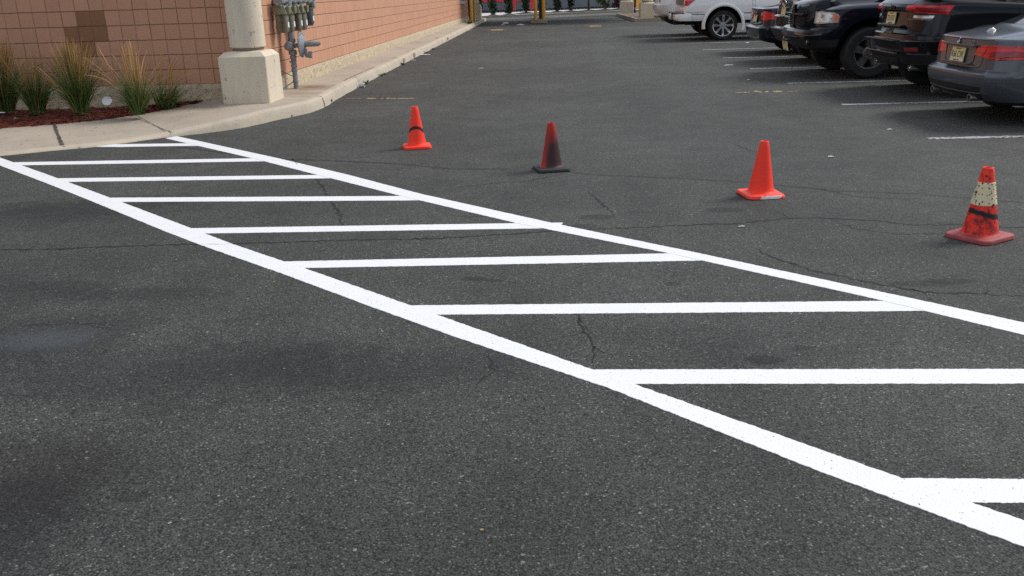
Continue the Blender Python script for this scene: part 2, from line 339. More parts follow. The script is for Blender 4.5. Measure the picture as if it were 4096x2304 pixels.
# ------------------------------------------------------------------ sidewalk and kerb
def concrete(name, c, stainc=(.20, .13, .07), spots=True, rust=None):
    n = N(name); big = n.noise(.9, 5, .65); fine = n.noise(38, 4, .7)
    b = n.ramp(n.math('ADD', n.math('MULTIPLY', big, .7), n.math('MULTIPLY', fine, .3)), [(.3, tuple(x*.72 for x in c)), (.5, c), (.72, tuple(x*1.12 for x in c))])
    v = n.vor(24); g = n.sep(v.outputs['Color'])
    sp = n.math('MULTIPLY', n.math('GREATER_THAN', g[0], .93), n.math('LESS_THAN', v.outputs['Distance'], n.math('MULTIPLY', g[1], .42)))
    b = n.mix(n.math('MULTIPLY', sp, .6), b, (.09, .075, .06))
    b = n.mix(n.math('MULTIPLY', n.math('SUBTRACT', n.noise(5, 6, .75), .56, True), 2.2, True), b, tuple(x*.55 for x in c))
    if rust:
        for x, y, rx, ry, k in rust:
            q = n.map(n.map(n.co(), (1, 1, 0), (-x, -y, 0)), (1/rx, 1/ry, 0)); d = n.math('ADD', n.vmath('LENGTH', q), n.math('MULTIPLY', n.math('SUBTRACT', n.noise(4, 5, .7), .5), 1.6))
            b = n.mix(n.math('MULTIPLY', n.math('SUBTRACT', 1.1, d, True), k, True), b, stainc)
    n.bump(n.math('ADD', fine, n.noise(120, 3, .6)), .004, .6)
    return n.out(b, .85, 0, .3)
rs = at(1250, 345, .17)
M['walk'] = concrete('sidewalk_concrete', (.39, .335, .268), rust=[(rs.x, rs.y, .42, .5, 1.0), (rs.x+.05, rs.y-.9, .4, .3, .5)])
M['kerb'] = concrete('kerb_concrete', (.46, .40, .315))
M['joint'] = plain('joint_dirt', (.06, .05, .04), .95, var=.5)
A = lambda x, y: at(x, y, 0)
B = lambda x, y: at(x, y, .12)
WX, FY = -4.10, 12.5            # side wall plane, front wall plane
V2 = lambda x, y: Vector((x, y, 0))
pairs = [(V2(-9.5, 7.7), V2(-9.5, 9.9), .012, .10), (A(-250, 658), B(-250, 525), .012, .10), (A(0, 625), B(0, 505), .012, .10), (A(200, 605), B(212, 492), .015, .11), (A(397, 587), B(400, 476), .018, .12), (A(530, 569), B(530, 461), .02, .13),
         (A(662, 550), B(620, 449), .03, .14), (A(800, 536), B(706, 435), .075, .15), (A(900, 523), B(839, 413), .11, .16), (A(985, 509), V2(-4.75, FY-.16), .135, .165), (A(1050, 495), V2(-4.5, FY-.1), .15, .17), (A(1110, 480), V2(WX-.1, FY), .15, .17), (A(1160, 470), V2(WX-.03, FY+.1), .15, .17),
         (A(1240, 452), V2(WX, FY+.3), .15, .17), (A(1300, 430), V2(WX, FY+.7), .15, .17), (A(1345, 400), V2(WX, FY+1.3), .15, .17)]
for y in (15.5, 18, 21, 25, 30, 35, 40, 45, 49): pairs.append((V2(-3.32-.004*(y-15), y), V2(WX, y), .15, .17+.0018*(y-15)))
pairs.append((V2(-3.50, 50.6), V2(WX, 50.2), .14, .2)); pairs.append((V2(-3.75, 51.3), V2(WX-.2, 50.5), .13, .2)); pairs.append((V2(-4.6, 51.6), V2(-4.8, 50.7), .12, .2)); pairs.append((V2(-8, 51.7), V2(-8, 50.8), .12, .2))
so = []
for a, b in zip(pairs, pairs[1:]):
    k = max(2, int((a[0]-b[0]).length/.12)); k = min(k, 26)
    for j in range(k):
        t = j/k; so.append((a[0].lerp(b[0], t), a[1].lerp(b[1], t), lerp(a[2], b[2], t), lerp(a[3], b[3], t)))
so.append(pairs[-1])
r_ = random.Random(3)
mbk, mbw = MB(), MB(); kv = []; wv = []
for i, (o, inn, h, zi) in enumerate(so):
    d = (inn-o).normalized(); jz = r_.uniform(-.004, .004); jd = r_.uniform(-.006, .006)
    if r_.random() < .03: jd += .012
    for off, z in ((-.002+jd, -.03), (.015+jd, h*.45), (.030+jd, h*.80), (.045, h*.95), (.07, h), (.15, h+.002)): kv.append(o+d*off+Vector((0, 0, z+jz*.4)))
    q = o+d*.15
    for t in (0, .25, .5, .75, 1): p = q.lerp(inn+d*.12, t); wv.append(Vector((p.x, p.y, lerp(h, zi, t)-.001)))
nk = 6
mbk.add(kv, [(i*nk+j, (i+1)*nk+j, (i+1)*nk+j+1, i*nk+j+1) for i in range(len(so)-1) for j in range(nk-1)])
mbw.add(wv, [(i*5+j, (i+1)*5+j, (i+1)*5+j+1, i*5+j+1) for i in range(len(so)-1) for j in range(4)])
kerb = tag(mbk.build('kerb', M['kerb'], smooth=50), kind='structure'); walk = tag(mbw.build('sidewalk', M['walk'], smooth=60), kind='structure')
for o in (kerb, walk):
    bm = bmesh.new(); bm.from_mesh(o.data)
    if sum(f.normal.z for f in bm.faces) < 0: bmesh.ops.reverse_faces(bm, faces=bm.faces)
    bm.to_mesh(o.data); bm.free()
def ribbon(pts, wd, mat, name, parent, jit=.002, seed=0, z=.004):
    r = random.Random(seed); pts = resample(pts, .05); n = len(pts); vs = []
    for i, p in enumerate(pts):
        t = (pts[min(i+1, n-1)]-pts[max(i-1, 0)]).normalized(); s = t.cross(Vector((0, 0, 1))).normalized(); k = wd*r.uniform(.6, 1.3)
        q = p+Vector((0, 0, z))+s*r.uniform(-jit, jit); vs += [q-s*k/2, q+s*k/2]
    mb = MB(); mb.add(vs, [(2*i, 2*i+1, 2*i+3, 2*i+2) for i in range(n-1)]); return mb.build(name, mat, parent)
def walk_z(p):      # sidewalk height near a point
    b = min(so, key=lambda s: min((s[0].lerp(s[1], t)-p).length for t in (.0, .25, .5, .75, 1))); t = max(0, min(1, (p-b[0]).dot(b[1]-b[0])/max(1e-6, (b[1]-b[0]).length_squared)))
    return lerp(b[2], b[3], t)
def on_walk(x, y):
    p = at(x, y, .1)
    for _ in range(3): p = at(x, y, walk_z(Vector((p.x, p.y, 0))))
    return p
ribbon([on_walk(216, 493), on_walk(228, 530), on_walk(240, 560), on_walk(256, 588)], .032, M['joint'], 'expansion_joint', walk, .006, 1, .005)
ribbon([on_walk(545, 464), on_walk(600, 492), on_walk(640, 513), on_walk(690, 531)], .013, M['joint'], 'expansion_joint', walk, .003, 2, .005)
ribbon([on_walk(1145, 385), on_walk(1200, 386), on_walk(1243, 386)], .012, M['joint'], 'expansion_joint', walk, .002, 3, .005)
ribbon([on_walk(1330, 301), on_walk(1400, 303)], .012, M['joint'], 'expansion_joint', walk, .002, 4, .005)
for i, (a, b) in enumerate([((1377, 322), (1420, 302)), ((1420, 302), (1498, 268)), ((1567, 237), (1585, 230)), ((1625, 208), (1637, 204)), ((1650, 197), (1660, 193)), ((1742, 155), (1755, 149))]):
    ribbon([on_walk(*a), on_walk(*b)], .013, M['joint'], 'expansion_joint', walk, .006, 5+i, .006)
for i, y in enumerate((12.62, 15.6, 18.6, 21.6, 24.6, 27.6, 30.6, 33.6, 36.6)):
    s_ = min(so, key=lambda s: abs(s[0].y-y) + (9 if s[0].x < -5 else 0)); d = (s_[1]-s_[0]).normalized(); o = s_[0]; h = s_[2]
    ribbon([o+d*-.004+Vector((0, 0, .0)), o+d*.012+Vector((0, 0, h*.5)), o+d*.03+Vector((0, 0, h*.82)), o+d*.065+Vector((0, 0, h+.002)), o+d*.15+Vector((0, 0, h+.003))], .012, M['joint'], 'expansion_joint', kerb, .003, 20+i, .003)
# broken places in the kerb face
M['chip'] = plain('broken_concrete', (.27, .22, .17), .95, var=.4, scale=60, bump=.01)
for i, (px, py, wd, ht) in enumerate([(1667, 222, .42, .12), (1626, 243, .3, .09), (1802, 142, .45, .10)]):
    p = atX(px, py, -3.30); r = random.Random(i); mb = MB(); n = 14
    ring = [(p.y+wd*.5*math.cos(2*math.pi*k/n)*r.uniform(.75, 1.1), .075+ht*.5*math.sin(2*math.pi*k/n)*r.uniform(.8, 1.1)) for k in range(n)]
    kx = min(so, key=lambda s: (s[0]-Vector((-3.35, p.y, 0))).length)[0].x
    vs = [Vector((kx+.006-.028*max(0, z-.02)/.15, y, max(.01, z))) for y, z in ring] + [Vector((kx-.004, p.y, .075))]
    mb.add(vs, [(k, (k+1) % n, n) for k in range(n)]); mb.build('broken_patch', M['chip'], kerb)
# ------------------------------------------------------------------ brick building
def blockwall(name, c, axis, y0=0.0, patch=()):
    n = N(name); s = n.sep(n.co()); u = s[0] if axis == 'X' else s[1]
    wob = n.math('MULTIPLY', n.math('SUBTRACT', n.noise(5, 4, .7), .5), .022)
    wob2 = n.math('MULTIPLY', n.math('SUBTRACT', n.noise(3.3, 4, .7, n.map(n.co(), loc=(7, 3, 5))), .5), .022)
    uu = n.math('DIVIDE', n.math('ADD', u, wob), .2032); vv = n.math('DIVIDE', n.math('ADD', n.math('SUBTRACT', s[2], .385), wob2), .2032)
    iu, iv = n.math('FLOOR', uu), n.math('FLOOR', vv)
    fu, fv = n.math('FRACT', uu), n.math('FRACT', vv)
    def edge(f, wd): return n.math('SUBTRACT', 1.0, n.math('DIVIDE', n.math('MINIMUM', f, n.math('SUBTRACT', 1.0, f)), wd), True)
    ju = edge(fu, .031 if axis == 'X' else .036); jv = edge(fv, .042)
    wn = n.t.nodes.new('ShaderNodeTexWhiteNoise'); wn.noise_dimensions = '3D'; n.link(n.comb(iu, iv, 0.0), wn.inputs['Vector'])
    cell = wn.outputs['Value']
    # some vertical scores are shallow and nearly filled with paint
    wn2 = n.t.nodes.new('ShaderNodeTexWhiteNoise'); wn2.noise_dimensions = '3D'; n.link(n.comb(n.math('FLOOR', n.math('ADD', uu, .5)), iv, 3.0), wn2.inputs['Vector'])
    ju = n.math('MULTIPLY', ju, n.math('ADD', .30 if axis == 'Y' else .55, n.math('MULTIPLY', n.math('POWER', wn2.outputs['Value'], 2.0), .7)))
    j = n.math('MAXIMUM', ju, jv)
    b = n.mix(n.math('MULTIPLY', cell, .6), c, tuple(x*.82 for x in c))
    b = n.mix(n.math('MULTIPLY', n.math('SUBTRACT', n.noise(1.6, 5, .7), .45, True), 1.3, True), b, (c[0]*.8, c[1]*.82, c[2]*.86))
    b = n.mix(n.math('MULTIPLY', n.math('SUBTRACT', n.noise(30, 4, .7), .35), .5, True), b, tuple(x*.85 for x in c))
    for k0, k1, r0, r1 in patch:      # blocks repainted in brown
        f = n.math('MULTIPLY', n.math('MULTIPLY', n.math('GREATER_THAN', uu, k0), n.math('LESS_THAN', uu, k1)), n.math('MULTIPLY', n.math('GREATER_THAN', vv, r0), n.math('LESS_THAN', vv, r1)))
        b = n.mix(f, b, n.mix(n.noise(6, 4), (.235, .108, .052), (.29, .14, .07)))
    # pale efflorescence and scuffs
    e = n.math('MULTIPLY', n.math('SUBTRACT', n.noise(2.1, 6, .75, n.map(n.co(), loc=(3, 1, 9))), .66, True), 6.0, True)
    b = n.mix(n.math('MULTIPLY', e, .35), b, (.5, .40, .33))
    b = n.mix(n.math('MULTIPLY', j, .72), b, (.10, .05, .033))
    n.bump(n.math('ADD', n.math('MULTIPLY', j, -1), n.math('MULTIPLY', n.noise(45, 4, .7), .12)), .012, .8)
    return n.out(b, .8, 0, .3)
def splitface(name, c):
    n = N(name); f = n.noise(16, 6, .72); g = n.noise(55, 3, .6)
    b = n.ramp(n.math('ADD', n.math('MULTIPLY', f, .6), n.math('MULTIPLY', g, .4)), [(.3, tuple(x*.55 for x in c)), (.48, c), (.7, tuple(min(1, x*1.25) for x in c))])
    n.bump(n.math('ADD', f, n.math('MULTIPLY', g, .4)), .03, .9)
    return n.out(b, .9, 0, .25)
SC = (.54, .285, .178)
bld = tag(empty('brick_building', (WX, FY, 0)), 'salmon painted block building with squared joints and a pale rough stone base', 'building')
END = 47.2
# patch columns: block indices counted from the corner (negative to the left); object coordinates start at the corner
pc = lambda x, y: math.floor((atY(x, y, FY).x-WX)/.2032+.5)
pr = lambda x, y: math.floor((atY(x, y, FY).z-.385)/.2032+.5)
ca = [(pc(a, y), pc(b, y), math.floor((atY(330, y, FY).z-.385)/.2032)) for a, b, y in ((286, 406, 75), (243, 413, 137), (256, 372, 197))]
M['block_front'] = blockwall('painted_block_front', SC, 'X', patch=[(a, b, k, k+1) for a, b, k in ca])
M['block_side'] = blockwall('painted_block_side', SC, 'Y')
M['plinth'] = splitface('split_face_block', (.52, .43, .30))
HB = 4.6
def quad_part(name, vs, mat): mb = MB(); mb.add(vs, [(0, 1, 2, 3)]); return mb.build(name, mat, bld)
mb = MB(); mb.box((-4.0, .1, .385+HB/2), (8.0, .2, HB)); mb.build('front_wall', M['block_front'], bld)
mb = MB(); mb.box((-.1, (END-FY)/2+.205, .385+HB/2), (.2, END-FY-.01, HB)); mb.build('side_wall', M['block_side'], bld)
mb = MB(); mb.box((-4.0, (END-FY)/2+.2, .385+HB+.06), (8.2, END-FY+.3, .12)); mb.build('roof', plain('roof_membrane', (.25, .25, .24), .9), bld)
mb = MB(); mb.box((-8.1, (END-FY)/2, HB/2+.2), (.2, END-FY, HB+.38)); mb.box((-4, END-FY+.1, HB/2+.2), (8.0, .2, HB+.38)); mb.build('back_wall', M['block_side'], bld)
def rough_base(x0, x1, axis, name):
    # projecting rough base course, displaced grid
    r = random.Random(5); L = abs(x1-x0); nu = int(L/.07); nv = 6; mb = MB(); vs = []
    for i in range(nu+1):
        for j in range(nv+1):
            u = lerp(x0, x1, i/nu); z = lerp(-.02, .385, j/nv); o = r.uniform(0, .022)
            if j == nv: o = .0
            seam = (i % 6 == 0)
            if seam: o *= .3
            vs.append((u, -.012-o, z) if axis == 'X' else (.012+o, u, z))
    mb.add(vs, [(i*(nv+1)+j, (i+1)*(nv+1)+j, (i+1)*(nv+1)+j+1, i*(nv+1)+j+1) for i in range(nu) for j in range(nv)])
    n = len(mb.v); e = [i*(nv+1)+nv for i in range(nu+1)]
    top = [(mb.v[k][0], .0, .385) if axis == 'X' else (.0, mb.v[k][1], .385) for k in e]
    mb.add(top, []); mb.f += [(e[i], e[i+1], n+i+1, n+i) for i in range(nu)]; mb.mi += [0]*nu
    return mb.build(name, M['plinth'], bld)
rough_base(-8, .0, 'X', 'base_course'); rough_base(0, END-FY, 'Y', 'base_course')
# drive-up window at the far end of the side wall
win = MB(); wy0 = atX(1843, 5, WX+.02).y-FY; wz = atX(1850, 9, WX).z
win.box((.01, wy0+.75, wz+.55), (.05, 1.3, 1.05)); wo_ = win.build('window', plain('window_frame_metal', (.32, .33, .34), .4, .6), bld)
mb = MB(); mb.box((.02, wy0+.75, wz+.56), (.05, 1.12, .90)); g_ = N('dark_glass'); M['glass'] = g_.out((.012, .016, .02), .04, 0, .6); mb.build('pane', M['glass'], wo_)
mb = MB(); mb.box((.09, wy0+.75, wz-.01), (.2, 1.45, .09)); mb.build('sill', plain('sill_metal', (.5, .5, .5), .4, .5), wo_)
mb = MB(); mb.box((.05, END-FY-.55, 1.4), (.12, .5, 2.5)); mb.build('door_frame', plain('dark_steel', (.018, .014, .013), .5, .3), bld)

# ------------------------------------------------------------------ columns on square pedestals
def stucco(name, c):
    n = N(name); f = n.noise(2.0, 5, .7); z = n.sep(n.co())
    st = n.noise(3, 5, .75, n.map(n.co(), (2.2, 2.2, .35)))
    b = n.mix(n.math('MULTIPLY', n.math('SUBTRACT', st, .45, True), 1.6, True), c, tuple(x*.62 for x in c))
    sc = n.math('MULTIPLY', n.math('GREATER_THAN', n.noise(11, 5, .8, n.map(n.co(), (1, 1, .7), (2, 5, 1))), .625), n.math('GREATER_THAN', n.noise(2.4, 2), .47))
    b = n.mix(n.math('MULTIPLY', sc, .75), b, (.10, .085, .07))
    n.bump(n.math('ADD', n.noise(70, 4, .65), f), .004, .5)
    return n.out(b, .85, 0, .3)
M['stucco'] = stucco('cream_stucco', (.64, .56, .435)); M['reveal'] = plain('column_reveal', (.20, .165, .12), .9)
def pedestal_column(loc, label, hcol=3.0, s=.74, h=.70, rc=.265, base=.0):
    t = tag(empty('pedestal_column', loc), label, 'column', 'round columns on square pedestals')
    r = random.Random(int(abs(loc[0]*100))); bv = .065
    mb = MB(); e = s/2; ring = []
    prof = [(e, -.04), (e, .1), (e, h*.5), (e, h-bv), (e-bv, h), (e-bv-.07, h+.008)]
    nseg = 6
    for k, (d, z) in enumerate(prof):
        pts = []
        for sx, sy in ((-1, -1), (1, -1), (1, 1), (-1, 1)):
            c2 = .012
            pts += [Vector((sx*d, sy*(d-c2), z)), Vector((sx*(d-c2), sy*d, z))] if sx*sy > 0 else [Vector((sx*(d-c2), sy*d, z)), Vector((sx*d, sy*(d-c2), z))]
        for p in pts: p += Vector((r.uniform(-.004, .004), r.uniform(-.004, .004), r.uniform(-.003, .003)))
        ring.append(pts)
    n = 8; vs = [p for g in ring for p in g]
    mb.add(vs, [(i*n+k, i*n+(k+1) % n, (i+1)*n+(k+1) % n, (i+1)*n+k) for i in range(len(prof)-1) for k in range(n)] + [tuple((len(prof)-1)*n+k for k in range(n))])
    mb.build('pedestal', M['stucco'], t, smooth=30)
    mb = MB(); mb.lathe([(rc-.03, h), (rc-.03, h+.045)], n=40); mb.build('reveal_ring', M['reveal'], t, smooth=40)
    mb = MB(); mb.lathe([(0, h+.045), (rc-.012, h+.045), (rc, h+.058), (rc, h+hcol*.5), (rc, h+hcol), (0, h+hcol)], n=48); mb.build('shaft', M['stucco'], t, smooth=40)
    return t
pedestal_column((-4.11, 12.28, .14), 'cream round column on a scuffed square pedestal at the near building corner', hcol=4.1, s=.645, h=.69, rc=.237)
pedestal_column((-3.98, 48.6, .18), 'cream round column on a pedestal behind the yellow posts at the far wall end', s=.72)
pl = at(2500, 52, .12); pr_ = at(2590, 67, .12)
pedestal_column((pl.x+.12, pl.y+.4, .10), 'cream round column on a pedestal, the farther one on the planted island')
pedestal_column((pr_.x+.02, pr_.y+.37, .10), 'cream round column on a pedestal, the nearer one beside the white vehicle')

# ------------------------------------------------------------------ drive-through canopy (over the lanes, above the picture)
can = tag(empty('drive_through_canopy', (1.0, 47.2, 0)), 'flat canopy roof over the drive-through lanes, its shade on the asphalt', 'canopy')
mb = MB(); mb.box((0, 0, 4.15), (10.4, 7.0, .9)); mb.build('roof_slab', plain('canopy_fascia', (.40, .36, .30), .8), can)

# ------------------------------------------------------------------ gas meters on the side wall
M['pipe'] = plain('grey_pipe_paint', (.23, .25, .27), .5, .1, .2, 20, bump=.002)
M['meter'] = plain('green_grey_enamel', (.185, .20, .135), .5, .1, .22, 9, bump=.002)
M['meter_low'] = plain('weathered_enamel', (.165, .16, .12), .55, .1, .3, 9, bump=.002)
M['dial'] = plain('olive_index_box', (.17, .165, .09), .5, 0, .2); M['sticker'] = plain('white_sticker', (.8, .8, .78), .5, 0, .03)
M['slate'] = plain('dark_slate_enamel', (.075, .08, .095), .45, .1, .2); M['metal_dark'] = plain('dark_metal', (.05, .05, .055), .5, .4)
rx = WX+.16; rf = at(1185, 352, .17); ry = rf.y
gas = tag(empty('gas_service', (rx, ry, .165)), 'grey painted gas riser pipe and manifold with a disc shaped pressure regulator', 'gas pipe')
zt = atX(1160, 8, rx).z-.165
reg_z = atX(1166, 184, rx).z-.165
mb = MB(); mb.tube([(0, 0, -.02), (0, 0, reg_z-.08)], .040, 14)
for z in (.28, .34, .47, .56, .62, .72, .83, .92): mb.tube([(0, 0, z-.018), (0, 0, z+.018)], .050, 14)
mb.tube([(0, 0, .09), (0, 0, .12)], .046, 14)
for z in (.40, .53, .67): mb.tube([(-.05, -.03, z), (.055, -.04, z+.02)], .016, 8)
mb.build('riser_pipe', M['pipe'], gas, smooth=40)
mb = MB(); mb.tube([(0, 0, reg_z+.06), (0, 0, reg_z+.30), (.0, .03, reg_z+.42), (.01, .0, zt+.05)], [.048, .048, .05, .058], 14); mb.build('upper_pipe', M['pipe'], gas, smooth=40)
mb = MB(); mb.lathe([(0, -.17), (.028, -.17), (.030, -.163), (.044, -.160), (.047, -.145), (.064, -.142), (.068, -.125), (.068, -.06), (.06, .03), (0, .05)], (-.02, -.0, reg_z), 'Y', 28)
for k in range(8): a = 2*math.pi*k/8; mb.tube([(-.02+.057*math.cos(a), -.152, reg_z+.057*math.sin(a)), (-.02+.057*math.cos(a), -.135, reg_z+.057*math.sin(a))], .007, 6)
mb.tube([(0, 0, reg_z-.13), (0, 0, reg_z-.07)], .062, 14); mb.tube([(0, 0, reg_z+.06), (0, 0, reg_z+.10)], .060, 14)
mb.build('regulator_body', M['pipe'], gas, smooth=40)
X0 = .13
mb = MB(); mb.tube([(.05, 0, reg_z), (X0+.02, .02, reg_z)], .03, 12)
mb.lathe([(0, -.02), (.12, -.018), (.155, -.008), (.185, -.006), (.19, .0), (.185, .014), (.15, .02), (.11, .05), (.06, .06), (0, .06)], (X0, .05, reg_z+.01), 'X', 36)
for k in range(12): a = 2*math.pi*k/12; mb.tube([(X0-.015, .05+.17*math.cos(a), reg_z+.01+.17*math.sin(a)), (X0+.024, .05+.17*math.cos(a), reg_z+.01+.17*math.sin(a))], .009, 6)
mb.build('regulator_disc', M['pipe'], gas, smooth=40)
mb = MB(); mb.lathe([(.045, .05), (.043, .09), (.040, .25), (.036, .255), (.036, .275), (.02, .28), (.02, .30), (0, .30)], (X0, .05, reg_z+.02), 'X', 20)
mb.tube([(X0+.06, .04, reg_z-.05), (X0+.07, .03, reg_z-.16), (X0+.15, .03, reg_z-.17)], .026, 10); mb.tube([(X0+.13, .03, reg_z-.17), (X0+.13, .03, reg_z-.09)], .032, 10)
mb.build('spring_case', M['pipe'], gas, smooth=40)
mb = MB(); mb.tube([(-.14, -.25, zt+.02), (-.02, .0, zt+.05)], .04, 12); mb.tube([(-.02, -.42, zt+.03), (-.02, 1.55, zt+.03)], .052, 14); mb.lathe([(0, -.02), (.07, -.02), (.07, .05), (0, .05)], (-.02, -.42, zt+.03), 'Y', 18)
for k in range(6): mb.tube([(-.02, -.28+k*.31, zt-.01), (-.02, -.28+k*.31, zt+.07)], .064, 12)
mb.build('manifold_pipe', M['pipe'], gas, smooth=40)
mb = MB(); mb.tube([(-.15, -.28, .30), (-.02, -.02, .18)], .006, 6); mb.tube([(-.15, -.30, .01), (-.01, -.01, .12)], .008, 6); mb.tube([(-.15, -.30, .36), (-.15, -.30, .0)], .008, 6); mb.build('wire', M['metal_dark'], gas)
def meter(y, z, label, dark_=False, twin=False):
    t = tag(empty('gas_meter', (rx-.015, y, z)), label, 'gas meter', 'gas meters hung on the brick side wall')
    up = M['slate'] if dark_ else M['meter']; lo = M['slate'] if dark_ else M['meter_low']
    if dark_: up = M['meter']
    mb = MB(); dx, dy, h = .086, .095, .27
    prof = []
    for zz, k in ((0, .70), (.03, .90), (.08, 1.0), (.22, 1.0), (.27, .98)):
        prof.append([(dx*k*math.copysign(abs(math.cos(a))**.55, math.cos(a)), dy*k*math.copysign(abs(math.sin(a))**.55, math.sin(a))*(1 if not twin else 1.0), zz) for a in [2*math.pi*q/24 for q in range(24)]])
    vs = [p for g in prof for p in g]; n = 24
    if twin:      # pinched waist between the two bellows
        vs = [(x, yv*(1-.5*math.exp(-(x/.035)**2)), zz) for x, yv, zz in vs]
    mb.add(vs, [(i*n+k, i*n+(k+1) % n, (i+1)*n+(k+1) % n, (i+1)*n+k) for i in range(4) for k in range(n)] + [tuple(range(n))[::-1]])
    mb.build('lower_case', lo, t, smooth=50)
    mb = MB(); mb.box((0, 0, .272), (.20, .225, .016)); 
    if dark_: mb.tube([(.0, 0, .33), (.07, 0, .33)], .055, 14)
    vs = []
    for zz, k in ((.28, 1.0), (.345, .82), (.385, .66)): vs += [(.093*k, -.10*k, zz), (.093*k, .10*k, zz), (-.093*k, .10*k, zz), (-.093*k, -.10*k, zz)]
    if not dark_: mb.add(vs, [(i*4+k, i*4+(k+1) % 4, (i+1)*4+(k+1) % 4, (i+1)*4+k) for i in range(2) for k in range(4)] + [(8, 9, 10, 11)])
    for sx in (-.07, 0, .07): mb.tube([(sx, -.112, .262), (sx, -.118, .282)], .009, 6)
    mb.build('upper_case', up, t, smooth=25, bevel=.006)
    mb = MB(); mb.box((.105, 0, .325), (.045, .10, .10)); mb.box((.112, 0, .325), (.04, .07, .07)); mb.build('index_box', M['pipe'] if dark_ else M['dial'], t, bevel=.006)
    mb = MB(); mb.box((.0875, 0, .115), (.004, .06, .075)); mb.build('sticker', M['sticker'], t)
    for k, sy in enumerate((-.055, .055)):
        mb = MB(); mb.tube([(0, sy, .37), (0, sy, .42), (-.025, sy, .47), (-.03, sy*.9, zt+.165-z-.02)], .021, 10); mb.tube([(0, sy, .375), (0, sy, .40)], .032, 10); mb.tube([(-.02, sy, .44), (-.025, sy, .475)], .030, 10)
        mb.build('connector_pipe', M['pipe'], t, smooth=40)
    return t
mz = atX(1125, 134, rx).z
specs = [(-.32, 'twin lobed green grey gas meter nearest the corner column', False, True), (.0, 'green grey gas meter, second from the corner column', False, False), (.42, 'green grey gas meter just right of the riser pipe', False, True), (.72, 'green grey gas meter beside the dark slate meter', False, False), (1.16, 'dark slate grey gas meter at the far end of the row', True, False)]
for dy, lb, dk, tw in specs: meter(ry+dy, mz+(.05 if dk else .0), lb, dk, tw)
# ------------------------------------------------------------------ mulch bed
n = N('red_mulch'); v = n.vor(60); g = n.sep(v.outputs['Color'])
n.bump(n.math('ADD', v.outputs['Distance'], n.noise(60, 4)), .02, .8)
M['mulch'] = n.out(n.mix(n.noise(2.2, 4, .7), n.ramp(g[0], [(0, (.07, .013, .010)), (.6, (.25, .038, .026)), (1, (.34, .08, .045))]), n.ramp(g[0], [(0, (.03, .016, .010)), (1, (.12, .06, .04))])), .95, 0, .2)
inner = [(s[1]-(s[1]-s[0]).normalized()*.02, s[3]) for s in so if s[1].y < FY-.17 and s[1].x < -4.6]
mb = MB(); nv = 8; r = random.Random(8); vs = []
for p, z in inner:
    for j in range(nv+1):
        t = j/nv; y = lerp(p.y-.02, FY-.01, t); vs.append((p.x, y, z-.012+.05*math.sin(math.pi*min(1, t*1.2))*min(1, (FY-p.y)) + (r.uniform(-.008, .012) if 0 < j < nv else 0)))
mb.add(vs, [(i*(nv+1)+j, (i+1)*(nv+1)+j, (i+1)*(nv+1)+j+1, i*(nv+1)+j+1) for i in range(len(inner)-1) for j in range(nv)])
for _ in range(5200):
    p, z = inner[r.randrange(len(inner))]; t = r.random()**1.3; y = lerp(p.y-.03, FY-.05, t); x = p.x+r.uniform(-.05, .05)
    zz = z-.005+.05*math.sin(math.pi*min(1, t*1.2))*min(1, (FY-p.y)); L = r.uniform(.015, .06); a = r.uniform(0, 6.28); wd = r.uniform(.004, .011); ti = r.uniform(-.3, .5)
    d = Vector((math.cos(a), math.sin(a), ti))*L; s = Vector((-math.sin(a), math.cos(a), r.uniform(-.4, .4)))*wd; c = Vector((x, y, zz+.008))
    mb.add([c-d/2-s, c+d/2-s, c+d/2+s, c-d/2+s], [(0, 1, 2, 3)])
mb.m = 1
for _ in range(420):
    p, z = inner[r.randrange(len(inner))]; t = r.random(); y = lerp(p.y-.02, FY-.1, t); a = r.gauss(0, .7); L = r.uniform(.12, .42); d = Vector((math.cos(a), math.sin(a)*.6, 0)); s = Vector((-d.y, d.x, 0))*r.uniform(.0018, .0036)
    c0 = Vector((p.x, y, z+.03+.05*math.sin(math.pi*min(1, t*1.2))*min(1, FY-p.y))); k = Vector((r.uniform(-.03, .03), r.uniform(-.03, .03), r.uniform(.0, .03)))
    mb.add([c0-d*L/2-s, c0-d*L/2+s, c0+k-s, c0+k+s, c0+d*L/2-s, c0+d*L/2+s], [(0, 2, 3, 1), (2, 4, 5, 3)])
M['straw'] = plain('dry_straw', (.30, .17, .085), .8, var=.3, scale=3)
tag(mb.build('mulch', [M['mulch'], M['straw']]), 'dark red wood mulch in the bed along the front wall', 'mulch', kind='stuff')

